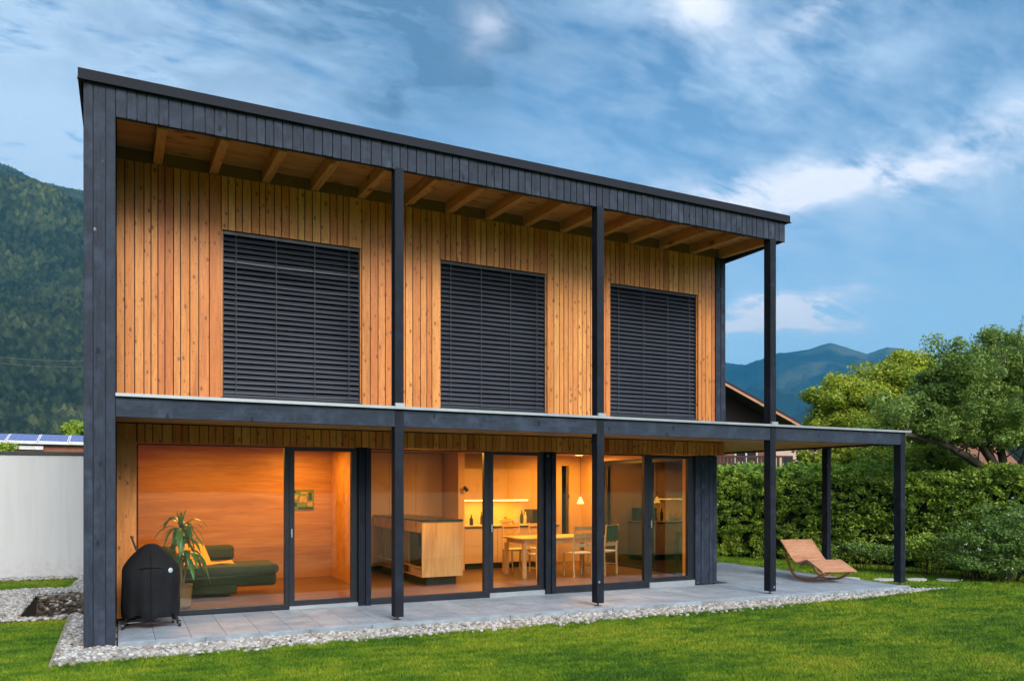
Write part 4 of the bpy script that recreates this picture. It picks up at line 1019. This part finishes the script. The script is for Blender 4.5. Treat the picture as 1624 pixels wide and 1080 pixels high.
# house behind the white wall
NH = thing('neighbour_house', (-6, 33, 0), 'red brown timber house with solar panels on its low roof', 'house')
MB().box(-14, 1.0, 30.05, 31.1, -.2, 3.09).build('wall', 'red_timber', NH)
nr = MB().hexa([(-14.5, 29.95, 3.10), (1.6, 29.95, 3.09), (1.6, 31.2, 3.36), (-14.5, 31.2, 3.37), (-14.5, 29.95, 3.17), (1.6, 29.95, 3.16), (1.6, 31.2, 3.42), (-14.5, 31.2, 3.43)]).build('roof', 'brown_roof', NH)
MB().box(-14.6, 1.6, 29.87, 29.94, 3.12, 3.175).build('gutter', 'white_paint', nr)
MB().box(-9, -2.25, 29.97, 30.045, 2.94, 3.06).build('awning_box', 'white_paint', NH)
for k in range(4):
    x = -3.28+k*.88+(0 if k < 3 else 0)
    if k == 3: x = -3.28-.88
    y0, y1 = 30.0, 31.2
    fz = lambda y: 3.185+(y-30)*.24
    pf_ = MB().hexa([(x, y0, fz(y0)), (x+.86, y0, fz(y0)-.01), (x+.86, y1, fz(y1)-.01), (x, y1, fz(y1)), (x, y0, fz(y0)+.04), (x+.86, y0, fz(y0)+.03), (x+.86, y1, fz(y1)+.03), (x, y1, fz(y1)+.04)]).build('solar_panel', 'white_paint', NH)
    g_ = .03
    MB().hexa([(x+g_, y0+g_, fz(y0+g_)+.035), (x+.86-g_, y0+g_, fz(y0+g_)+.025), (x+.86-g_, y1-g_, fz(y1-g_)+.025), (x+g_, y1-g_, fz(y1-g_)+.035), (x+g_, y0+g_, fz(y0+g_)+.045), (x+.86-g_, y0+g_, fz(y0+g_)+.036), (x+.86-g_, y1-g_, fz(y1-g_)+.036), (x+g_, y1-g_, fz(y1-g_)+.045)]).build('solar_cells', 'solar_cells', pf_)
# chalet on the right: gable roof falling to the right, brown balcony
def gp(u, dist):   # plan position along a bearing (tangent units of the view axis) at a forward distance
    k = (u-812)/1248; return Vector((dist*(math.sin(HEAD)+k*math.cos(HEAD)), dist*(math.cos(HEAD)-k*math.sin(HEAD)), 0))
fwd = Vector((math.sin(HEAD), math.cos(HEAD), 0)); rgt = Vector((math.cos(HEAD), -math.sin(HEAD), 0))
def house(name, label, org, w_, dpt, zw, ridge, over, wallm, roofm, extra=None, yaw=0):
    t_ = thing(name, org, label, 'house', rz=-HEAD+yaw)
    # local frame: x right, y away; gable toward the viewer
    mb = MB(); mb.add([(-w_, 0, -.3), (w_, 0, -.3), (w_, 0, zw), (0, 0, ridge-.15), (-w_, 0, zw), (-w_, dpt, -.3), (w_, dpt, -.3), (w_, dpt, zw), (0, dpt, ridge-.15), (-w_, dpt, zw)],
        [(0, 1, 2, 3, 4), (5, 9, 8, 7, 6), (1, 6, 7, 2), (0, 4, 9, 5)]); mb.build('wall', wallm, t_, world=False)
    sl_ = (ridge-zw)/w_; xe = w_+over; ze = ridge-sl_*xe
    mb = MB()
    for s_ in (-1, 1):
        mb.hexa([(0, -over*1.2, ridge-.14), (s_*xe, -over*1.2, ze-.14), (s_*xe, dpt+over, ze-.14), (0, dpt+over, ridge-.14), (0, -over*1.2, ridge+.1), (s_*xe, -over*1.2, ze+.1), (s_*xe, dpt+over, ze+.1), (0, dpt+over, ridge+.1)])
    r_ = mb.build('roof', roofm, t_, world=False)
    return t_, r_, ze, xe
o1 = gp(1080, 34.0)
CH, CR, ze, xe = house('chalet', 'dark timber chalet with a wide gable roof and brown balcony behind the hedge', o1, 3.6, 9, 4.9, 6.9, 1.15, 'brown_timber', 'brown_roof')
mb = MB()
for s_ in (1, -1): mb.hexa([(0, -1.42, 6.78), (s_*xe, -1.42, ze-.12), (s_*xe, -1.385, ze-.12), (0, -1.385, 6.78), (0, -1.42, 6.88), (s_*xe, -1.42, ze-.02), (s_*xe, -1.385, ze-.02), (0, -1.385, 6.88)])
mb.build('barge_board', 'lounger_wood', CR, world=False)
bl = MB().box(-3.6, 3.9, -1.2, -.02, 2.45, 2.6).build('balcony', 'brown_timber', CH, world=False)
mb = MB()
for k in range(48): mb.box(-3.6+k*.156, -3.6+k*.156+.12, -1.22, -1.19, 2.1, 2.95)
mb.box(-3.65, 3.95, -1.25, -1.16, 2.951, 3.03); mb.build('railing', 'brown_timber', bl, world=False)
for x in (.6, 2.3):
    f = MB().box(x, x+1.0, -.06, -.01, 2.75, 3.95).build('window', 'white_paint', CH, world=False)
    for xa in (x+.08, x+.54): MB().box(xa, xa+.38, -.07, -.061, 2.83, 3.87).build('pane', 'window_dark', f, world=False)
    for xa in (x-.42, x+1.02): MB().box(xa, xa+.4, -.05, -.01, 2.75, 3.95).build('shutter', 'red_timber', f, world=False)
o2 = gp(1262, 52)
PH, PR, ze, xe = house('rendered_house', 'pink rendered house seen under the canopy between two posts', o2, 1.7, 8, 4.6, 5.3, .4, 'pink_render', 'clay_tile')
for x in (-.9, .35):
    f = MB().box(x, x+.7, -.06, -.01, 2.55, 3.8).build('window', 'brown_timber', PH, world=False)
    MB().box(x+.08, x+.62, -.07, -.061, 2.63, 3.72).build('pane', 'window_dark', f, world=False)
MB().box(-1.7, 2.6, -1.0, -.01, 2.2, 2.35).build('balcony', 'white_paint', PH, world=False)
MB().box(2.0, 2.9, -2, -1, -.3, 3.6).build('garden_shed', 'white_paint', PH, world=False)
o3 = gp(1570, 48)
TH, TR, ze, xe = house('tiled_house', 'cream house with a red clay tile roof glimpsed through the tree', o3, 3.2, 6, 3.0, 4.3, .4, 'cream_render', 'clay_tile', yaw=R(75))
f = MB().box(-2, -1, -.06, -.01, 1.6, 2.8).build('window', 'brown_timber', TH, world=False)
MB().box(-1.92, -1.08, -.07, -.061, 1.68, 2.72).build('pane', 'window_dark', f, world=False)

# ================================================================== VEGETATION
def leaves(n, centers, radii, size, flat=.3, g=rng, long=1.7):
    """leaf quads scattered round clump centres; returns verts, faces"""
    ci = g.integers(0, len(centers), n); dirs = g.normal(size=(n, 3)); dirs /= np.linalg.norm(dirs, axis=1)[:, None]
    rr = radii[ci][:, None]*(g.uniform(0, 1, (n, 1))**.45)
    pos = centers[ci]+dirs*rr*np.array([1, 1, .75])
    nrm = dirs*.7+g.normal(size=(n, 3))*.6+np.array([0, 0, flat]); nrm /= np.linalg.norm(nrm, axis=1)[:, None]
    tmp = g.normal(size=(n, 3)); u = np.cross(nrm, tmp); u /= np.linalg.norm(u, axis=1)[:, None]; v = np.cross(nrm, u)
    s_ = size*g.uniform(.6, 1.35, (n, 1)); 
    a = pos-u*s_*long*.5; b_ = pos+v*s_*.42+nrm*s_*.08; c = pos+u*s_*long*.5; d_ = pos-v*s_*.42+nrm*s_*.08
    V = np.stack([a, b_, c, d_], 1).reshape(-1, 3); return V, np.arange(n*4).reshape(n, 4)
def branch_tree(seed, base, lean, height, spread, crown, nclump, levels=4):
    """grow limbs, return tube MB and tip points. crown = function giving whether a point lies in the crown"""
    r_ = random.Random(seed); mb = MB(); tips = []
    def grow(p, d_, ln, rad, lv):
        pts = [p]; q = p
        for k in range(4):
            d_ = (d_+Vector((r_.uniform(-.2, .2), r_.uniform(-.2, .2), r_.uniform(-.05, .14)))).normalized(); q = q+d_*ln/4; pts.append(q)
        mb.tube(pts, [rad*(1-.1*k) for k in range(5)], 7 if lv > 1 else 4, cap=False)
        if lv <= 2: tips.extend(pts[2:])
        if lv == 0: return
        for k in range(r_.choice((2, 3, 3)) if lv > 1 else 3):
            nd = (d_+Vector((r_.uniform(-1, 1), r_.uniform(-1, 1), r_.uniform(-.25, .65)))*spread).normalized()
            grow(pts[r_.choice((2, 3, 4, 4))], nd, ln*r_.uniform(.6, .85), rad*.6, lv-1)
    grow(Vector(base), Vector(lean).normalized(), height, height*.085, levels)
    return mb, tips
def tree(name, label, base, seed, lean, ln, spread, levels, nleaf, size, mat, crad, ztop=None, extra=None, cat='tree', group=None, zmin=None):
    t_ = thing(name, base, label, cat, group)
    mb, tips = branch_tree(seed, base, lean, ln, spread, None, 0, levels)
    mb.build('trunk', 'bark', t_, smooth=True)
    C = np.array([p[:] for p in tips])
    if extra is not None: C = np.concatenate([C, extra])
    if zmin: C = C[C[:, 2] > zmin]
    g = np.random.default_rng(seed)
    rad = g.uniform(crad*.5, crad*1.1, len(C))
    V, F = leaves(nleaf, C, rad, size, g=g)
    npmesh('crown', V, F, mat, t_, off=base); return t_
def blobs(center, rx_, ry_, rz_, n, seed, lump=.35):
    """clump centres over an uneven ellipsoid"""
    g = np.random.default_rng(seed); d_ = g.normal(size=(n, 3)); d_ /= np.linalg.norm(d_, axis=1)[:, None]
    r_ = (1-lump*g.uniform(0, 1, n))*(g.uniform(.25, 1, n)**.35)
    return np.array(center)+d_*r_[:, None]*np.array([rx_, ry_, rz_])

# old fruit tree leaning in from the right
tb = gp(1655, 19.0); tb.z = -.2
def fruit():
    t_ = thing('fruit_tree', tb, 'old spreading fruit tree leaning left from beyond the white flowered shrub', 'tree')
    r_ = random.Random(11); mb = MB(); tips = []
    def V3(u, v, dist): q = gp(u, dist); q.z = 1.7+(773-v)/1248*dist; return q
    def limb(pts, r0, r1, tipfrom=1):
        P_ = [V3(*p) for p in pts]; Q = []
        for i in range(len(P_)-1):
            for k in range(4): f = k/4; Q.append(P_[i].lerp(P_[i+1], f)+Vector((r_.uniform(-.04, .04),)*3))
        Q.append(P_[-1]); n = len(Q); mb.tube(Q, [r0+(r1-r0)*i/(n-1) for i in range(n)], 8, cap=False); return Q
    trunk = limb([(1660, 900, 19), (1640, 830, 19), (1612, 792, 18.9), (1590, 775, 18.8)], .24, .16)
    L1 = limb([(1590, 775, 18.8), (1560, 745, 18.6), (1525, 718, 18.3), (1490, 700, 18.0), (1440, 690, 17.8), (1420, 694, 17.7)], .12, .03)
    L2 = limb([(1600, 782, 18.8), (1575, 735, 18.9), (1560, 700, 19), (1530, 675, 19.2), (1490, 660, 19.3)], .13, .03)
    L3 = limb([(1608, 788, 18.9), (1592, 740, 19.2), (1585, 695, 19.4), (1600, 640, 19.5), (1590, 590, 19.6)], .13, .03)
    L4 = limb([(1615, 790, 18.9), (1618, 740, 18.6), (1640, 690, 18.5), (1665, 640, 18.4)], .12, .03)
    L5 = limb([(1575, 735, 18.9), (1545, 690, 18.2), (1520, 640, 18.0), (1510, 590, 18)], .09, .02)
    for Lb in (L1, L2, L3, L4, L5):
        for q in Lb[5:]:
            for _ in range(3):
                if Lb is L1 and r_.random() < .6: continue
                d_ = Vector((r_.uniform(-1, 1), r_.uniform(-1, 1), r_.uniform(.1, 1))).normalized(); e = q+d_*r_.uniform(.5, 1.1)
                mb.tube([q, q.lerp(e, .5)+Vector((0, 0, .06)), e], [.022, .014, .005], 5, cap=False); tips += [q.lerp(e, .6), e]
    mb.build('trunk', 'bark', t_, smooth=True)
    C = [V3(*p) for p in []]
    g = np.random.default_rng(5)
    masses = [((1580, 590, 19.2), 1.15, .62, 22), ((1545, 625, 18.8), 1.2, .6, 22), ((1490, 640, 18.6), 1.1, .55, 20), ((1450, 655, 18.3), .9, .40, 14), ((1610, 560, 19.3), 1.0, .5, 18), ((1640, 600, 18.8), 1.0, .9, 22), ((1530, 668, 18.8), .9, .35, 14), ((1600, 655, 18.0), .8, .35, 12),
              ((1420, 690, 18.0), .45, .2, 6), ((1565, 545, 19.3), .35, .35, 8), ((1600, 700, 17.6), .5, .25, 7), ((1480, 600, 18.6), .35, .4, 6), ((1690, 640, 19), 1.4, 1.2, 30), ((1500, 600, 18.9), .8, .45, 18), ((1540, 590, 18.9), .9, .5, 20), ((1470, 680, 18.2), .8, .3, 12)]
    CC = [np.array([q[:] for q in tips])]
    for (uvd, rh, rv, n) in masses: CC.append(blobs(V3(*uvd)[:], rh, rh, rv, n, g.integers(999), .4))
    C = np.concatenate(CC); C = C[C[:, 2] > 2.75]
    rad = g.uniform(.12, .34, len(C)); V, F = leaves(115000, C, rad*1.1, .046, g=g)
    # upright twigs sticking out of the top
    tw = MB(); TV = []
    for k in range(46):
        u = r_.uniform(1465, 1690); vv = 640-(u-1465)*.62 if u < 1600 else 556; vv += r_.uniform(-8, 35)
        p = V3(u, vv, r_.uniform(18, 19.6)); e = p+Vector((r_.uniform(-.2, .2), r_.uniform(-.2, .2), r_.uniform(.45, .85)))
        tw.tube([p, p.lerp(e, .5)+Vector((r_.uniform(-.04, .04), 0, 0)), e], [.012, .008, .003], 4, cap=False)
        for j in range(7): TV.append(p.lerp(e, .15+j*.14)[:])
    tw.build('twigs', 'bark', t_, kind='stuff')
    V2, F2 = leaves(46*26, np.array(TV), np.full(len(TV), .07), .036, g=g)
    V = np.concatenate([V, V2]); F = np.concatenate([F, F2+len(F)*4])
    npmesh('crown', V, F, 'leaf_fruit', t_, off=tb[:])
fruit()
# lighter, bushier trees between hedge and houses
def bushy(name, label, u, dist, masses, nleaf, size, mat, trunk_h, crad=(.25, .5), seed=1):
    b_ = gp(u, dist); b_.z = -.25; t_ = thing(name, b_, label, 'tree')
    g = np.random.default_rng(seed); r_ = random.Random(seed); CC = []; mb = MB()
    for (uu, vv, dd_, rh, rv, n) in masses:
        q = gp(uu, dd_); q.z = 1.7+(773-vv)/1248*dd_; CC.append(blobs(q[:], rh, rh, rv, n, int(g.integers(9999)), .4))
        mb.tube([b_, b_.lerp(q, .35)+Vector((0, 0, .4)), b_.lerp(q, .75), q], [.11, .08, .05, .02], 7, cap=False)
    C = np.concatenate(CC)
    for c in C[::2]:
        q = Vector(c); near = min([gp(m_[0], m_[2])+Vector((0, 0, 1.7+(773-m_[1])/1248*m_[2])) for m_ in masses], key=lambda p: (p-q).length)
        mb.tube([near, near.lerp(q, .5)+Vector((0, 0, .05)), q], [.03, .018, .008], 4, cap=False)
    mb.build('trunk', 'bark', t_, smooth=True)
    V, F = leaves(nleaf, C, g.uniform(crad[0], crad[1], len(C)), size, g=g); npmesh('crown', V, F, mat, t_, off=b_[:])
bushy('broadleaf_tree', 'yellow green broadleaf tree behind the end of the canopy', 1345, 25,
      [(1310, 690, 25, 1.1, .8, 20), (1350, 640, 25, 1.3, .7, 22), (1400, 610, 25.4, 1.1, .7, 20), (1428, 583, 25.6, .75, .5, 14), (1360, 720, 24.6, 1.6, .6, 24), (1440, 640, 25, 1.3, .9, 22), (1420, 720, 24.5, 1.2, .6, 20), (1470, 610, 25.5, .7, .45, 10), (1290, 740, 24.5, .8, .4, 10), (1318, 655, 25, .7, .45, 12), (1385, 660, 24.8, 1.3, .7, 30), (1440, 600, 25.5, 1.0, .6, 22), (1340, 675, 24.6, 1.2, .5, 20), (1480, 660, 25, 1.2, .9, 22), (1335, 610, 25, .35, .25, 5), (1290, 628, 25, .22, .16, 3)], 110000, .066, 'leaf_lime', 2, (.25, .6), 21)
bushy('leafy_tree', 'bright leafy low tree under the fruit tree branches', 1450, 21,
      [(1400, 745, 21, 1.0, .5, 18), (1450, 730, 21, 1.0, .55, 20), (1500, 740, 21, .8, .45, 16), (1440, 700, 21.4, .9, .4, 12)], 26000, .060, 'leaf_lime', 1, (.2, .45), 22)
# trees peeping over the white wall on the left
bushy('round_tree', 'light green tree top beside the solar panels', 128, 44, [(122, 686, 44, .9, .6, 12), (140, 700, 44, 1.3, 1.2, 16)], 7000, .10, 'leaf_hedge', 1, (.3, .5), 23)
bushy('garden_bush', 'small leafy bush top rising above the white wall at the far left', 6, 21.5, [(8, 712, 21.5, .33, .20, 12), (-12, 712, 21.5, .5, .25, 12), (5, 740, 21.5, .5, .4, 10)], 3000, .045, 'leaf_hedge', 1, (.10, .2), 24)

# clipped hedge
Hd = thing('laurel_hedge', (16, 14.5, -.2), 'tall dense green hedge along the right side of the lawn', 'hedge')
hp = [(12.6, 23.5), (13.9, 20.0), (15.3, 17.5), (16.4, 15.5), (17.3, 13.3), (17.9, 11.3), (18.6, 8.5)]
def along(t_):   # t 0..1
    k = t_*(len(hp)-1); i = min(int(k), len(hp)-2); f = k-i; return hp[i][0]+(hp[i+1][0]-hp[i][0])*f, hp[i][1]+(hp[i+1][1]-hp[i][1])*f
g = np.random.default_rng(31); CC = []
for k in range(2600):
    t_ = g.uniform(0, 1); x, y = along(t_); s_ = g.choice([0, 1, 2], p=[.62, .28, .10]); hh = 2.0+.10*math.sin(t_*23)+.07*math.sin(t_*61)
    if s_ == 0: q = (x-.50+g.uniform(-.12, .12), y-.28+g.uniform(-.1, .1), g.uniform(-.15, hh))
    elif s_ == 1: q = (x+g.uniform(-.5, .5), y+g.uniform(-.3, .3), hh+g.uniform(-.14, .10))
    else: q = (x+.5, y+.3, g.uniform(-.1, hh))
    CC.append(q)
CC = np.array(CC)
V, F = leaves(160000, CC, g.uniform(.08, .20, len(CC)), .047, g=g); npmesh('foliage', V, F, 'leaf_hedge', Hd, off=Hd.location[:])
# upright shoots
CC2 = []
for k in range(260):
    t_ = g.uniform(.05, .62); x, y = along(t_); z = 2.0+g.uniform(0, .08); h_ = g.uniform(.1, .32)
    for j in range(4): CC2.append((x+g.uniform(-.5, .3)*1, y-.2, z+h_*j/3))
V, F = leaves(9000, np.array(CC2), np.full(len(CC2), .05), .06, g=g, long=2.4); npmesh('shoots', V, F, 'leaf_bright', Hd, off=Hd.location[:])
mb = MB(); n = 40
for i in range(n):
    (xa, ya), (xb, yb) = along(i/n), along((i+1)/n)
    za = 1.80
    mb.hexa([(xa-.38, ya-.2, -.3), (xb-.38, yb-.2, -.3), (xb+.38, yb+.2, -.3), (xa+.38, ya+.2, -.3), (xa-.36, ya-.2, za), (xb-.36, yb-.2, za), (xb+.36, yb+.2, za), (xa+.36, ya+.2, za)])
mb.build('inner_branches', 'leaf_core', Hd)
# shrub with white flowers in front of the hedge
def shrub(label, masses, nleaf, size, mat, flowers=0, seed=3, name='shrub'):
    b_ = gp(masses[0][0], masses[0][2]); b_.z = -.2; t_ = thing(name, b_, label, 'shrub'); g = np.random.default_rng(seed); CC = []
    for (uu, vv, dd_, rh, rv, n) in masses:
        q = gp(uu, dd_); q.z = 1.7+(773-vv)/1248*dd_; CC.append(blobs(q[:], rh, rh, rv, n, int(g.integers(9999)), .35))
    C = np.concatenate(CC); C[:, 2] = np.maximum(C[:, 2], -.15)
    V, F = leaves(nleaf, C, g.uniform(.10, .24, len(C)), size, g=g); npmesh('foliage', V, F, mat, t_, off=b_[:])
    mb = MB()
    for c in C[::3]: mb.tube([Vector((b_.x*.35+c[0]*.65, b_.y*.35+c[1]*.65, -.2)), Vector((b_.x*.2+c[0]*.8, b_.y*.2+c[1]*.8, c[2]*.5)), Vector(c)], [.009, .007, .003], 4, cap=False)
    mb.build('stems', 'bark', t_)
    if flowers:
        k = g.choice(len(C), flowers); P3 = C[k]+g.normal(size=(flowers, 3))*.16+np.array([-.10, -.16, .06])
        V, F = leaves(flowers*3, P3, np.full(len(P3), .02), .026, g=g); npmesh('flowers', V, F, 'petal', t_, off=b_[:])['kind'] = 'stuff'
    return t_
shrub('wild dark green shrub dotted with small white flowers at the right edge', [(1560, 860, 16.2, .85, .55, 46), (1610, 845, 16.0, .7, .6, 40), (1520, 882, 16.3, .45, .35, 18), (1650, 850, 16, .8, .6, 30), (1590, 815, 16.8, .7, .35, 22), (1550, 893, 16.1, .8, .2, 30), (1615, 896, 15.9, .7, .25, 30)], 30000, .034, 'leaf_shrub', 190, 41)
shrub('low bright green bush between the outer canopy post and the flowered shrub', [(1465, 866, 17.2, .42, .26, 20), (1500, 872, 17.0, .3, .22, 12)], 6500, .040, 'leaf_hedge', 10, 42)
shrub('dark ground level greenery at the foot of the hedge behind the lounger', [(1385, 873, 18.0, .6, .13, 14), (1420, 876, 17.6, .5, .13, 12), (1340, 870, 18.6, .6, .12, 12)], 5000, .036, 'leaf_shrub', 26, 43)

# ================================================================== MOUNTAINS
def vnoise(x, y, seed=0):
    g = np.random.default_rng(seed); T = g.uniform(0, 1, (256, 256))
    xi = np.floor(x).astype(int); yi = np.floor(y).astype(int); fx = x-xi; fy = y-yi; fx = fx*fx*(3-2*fx); fy = fy*fy*(3-2*fy)
    a = T[xi % 256, yi % 256]; b_ = T[(xi+1) % 256, yi % 256]; c = T[xi % 256, (yi+1) % 256]; d_ = T[(xi+1) % 256, (yi+1) % 256]
    return (a*(1-fx)+b_*fx)*(1-fy)+(c*(1-fx)+d_*fx)*fy
def fbm(x, y, o=5, seed=0):
    s_ = 0; am = .5; 
    for k in range(o): s_ = s_+am*(vnoise(x*2**k, y*2**k, seed+k)-.5); am *= .5
    return s_
def crowns(x, y, cell, seed=9):
    """height and random id of packed round tree crowns"""
    best = np.zeros_like(x); rid = np.zeros_like(x); ci = np.floor(x/cell).astype(int); cj = np.floor(y/cell).astype(int)
    g = np.random.default_rng(seed); T = g.uniform(0, 1, (512, 512, 4))
    for di in (-1, 0, 1):
        for dj in (-1, 0, 1):
            q = T[(ci+di) % 512, (cj+dj) % 512]; px = (ci+di+q[..., 0])*cell; py = (cj+dj+q[..., 1])*cell
            rr = cell*(.55+.45*q[..., 2]); d2 = (x-px)**2+(y-py)**2; h_ = np.maximum(0, 1-np.sqrt(d2)/rr)*rr*(1.1+.9*q[..., 3])
            m_ = h_ > best; best = np.where(m_, h_, best); rid = np.where(m_, q[..., 3], rid)
    return best, rid
def terrain(name, azs, rs, hfun, mat, crown=None):
    A, Rr = np.meshgrid(np.radians(azs), rs, indexing='ij'); x = Rr*np.sin(A); y = Rr*np.cos(A); z = hfun(np.degrees(A), Rr, x, y)
    rid = None
    if crown:
        h_, rid = crowns(x, y, crown); z = z+h_*np.clip((Rr-rs[0])/60, 0, 1)
    na, nr_ = A.shape; V = np.stack([x, y, z], -1).reshape(-1, 3); I = np.arange(na*nr_).reshape(na, nr_)
    F = np.stack([I[:-1, :-1], I[:-1, 1:], I[1:, 1:], I[1:, :-1]], -1).reshape(-1, 4)
    o = npmesh(name, V, F, mat, smooth=True); o['kind'] = 'structure'
    if rid is not None:
        at_ = o.data.attributes.new('treerand', 'FLOAT', 'POINT'); at_.data.foreach_set('value', rid.astype(np.float32).ravel())
    return o
def h_left(az, r, x, y):
    sk = np.interp(az, [-60, -30, -12, -6.6, -4.6, -2.1, 6, 14, 25], [.45, .40, .365, .346, .335, .331, .30, .25, .05])
    f = np.clip((r-620)/(2600-620), 0, 1); prof = f**1.12*2600*sk
    ridge = fbm(x/520, y/520, 6, 3)*230*np.sin(np.pi*np.clip(f, 0, 1))**.8
    spur = 95*np.exp(-((r-(1500-az*26))/190)**2)*(1+.6*fbm(x/150, y/150, 3, 8))
    fall = np.where(r > 2600, -(r-2600)*.5, 0)
    return prof+ridge+spur*np.sin(np.pi*f)+fall-6+fbm(x/90, y/90, 4, 5)*14*np.clip(f*4, 0, 1)
azs = np.concatenate([np.arange(-60, -9, 1.0), np.arange(-9, 1, .04), np.arange(1, 26, 1.0)]); rs = np.concatenate([np.arange(620, 2620, 2.6), np.arange(2630, 3000, 60)])
terrain('forested_mountain', azs, rs, h_left, 'forest', 6.5)
def h_right(az, r, x, y):
    sk = np.interp(az, [10, 20, 30, 38, 41.6, 42.0, 43.0, 45.2, 47.0, 48.5, 49.8, 50.8, 51.3, 52.0, 52.9, 54.8, 57.5, 59.6, 70, 90, 110], [.02, .20, .18, .165, .153, .150, .147, .163, .167, .1725, .1625, .155, .1575, .1605, .158, .137, .12, .112, .10, .09, .05])
    f = np.clip((r-2600)/(7200-2600), 0, 1); prof = (f**1.1)*7200*sk
    n_ = fbm(x/1300, y/1300, 7, 13); rdg = (1-np.abs(n_)*6)*230*np.sin(np.pi*f)**.9
    fall = np.where(r > 7200, -(r-7200)*.4, 0)
    return prof+rdg+fall-20+fbm(x/300, y/300, 4, 2)*60*np.clip(f, 0, 1)
azs = np.concatenate([np.arange(10, 39, 1.0), np.arange(39, 62, .08), np.arange(62, 111, 1.5)]); rs = np.concatenate([np.arange(2600, 7240, 55.0), np.arange(7300, 8600, 200)])
terrain('distant_mountain', azs, rs, h_right, 'far_slope')
# low wooded rise beyond the gardens on the right closes the valley floor
def h_low(az, r, x, y): return -2+np.clip((r-160)/500, 0, 1)*26*(1+.5*fbm(x/120, y/120, 3, 4))
terrain('valley_wood', np.arange(2, 110, .5), np.arange(160, 900, 12.0), h_low, 'forest', 9.0)
def h_back(az, r, x, y): return -4+np.clip((r-260)/640, 0, 1)**1.2*(900*.075)*(1+.35*np.sin(az*.21)+.9*fbm(x/260, y/260, 5, 6))
terrain('wooded_hills', np.arange(108, 302, .8), np.arange(260, 960, 12.0), h_back, 'forest', 12.0)
# power line across the left slope
for k, dz in enumerate((0, 2.2)):
    mb = MB(); pts = []
    for i in range(13):
        f = i/12; az = R(-9+f*10); r_ = 330; pts.append((r_*math.sin(az), r_*math.cos(az), 1.7+r_*(.1345+.0075*f-.006*math.sin(f*math.pi))+dz))
    mb.tube(pts, .075, 5)
    tag(mb.build('power_line', 'wire'), ['lower pale power cable crossing the forested slope', 'upper pale power cable crossing the forested slope'][k], 'power line', 'power cables over the slope')

# ================================================================== AIR
hz = MB().box(-9600, 9600, -9600, 9600, -14, 1450).build('haze', 'white_paint', kind='stuff')
hm = bpy.data.materials.new('valley_air'); hm.use_nodes = True; ht = NT(hm.node_tree); ht.n.clear()
ho = ht.add('ShaderNodeOutputMaterial'); pv = ht.add('ShaderNodeVolumePrincipled'); pv.inputs['Color'].default_value = (0.05, 0.36, 0.66, 1); pv.inputs['Density'].default_value = 0.00013; pv.inputs['Anisotropy'].default_value = 0.0
ht.put(ho.inputs['Volume'], pv.outputs[0]); hz.data.materials.clear(); hz.data.materials.append(hm)
hz['label'] = 'thin blue evening haze filling the valley air'; hz['category'] = 'haze'
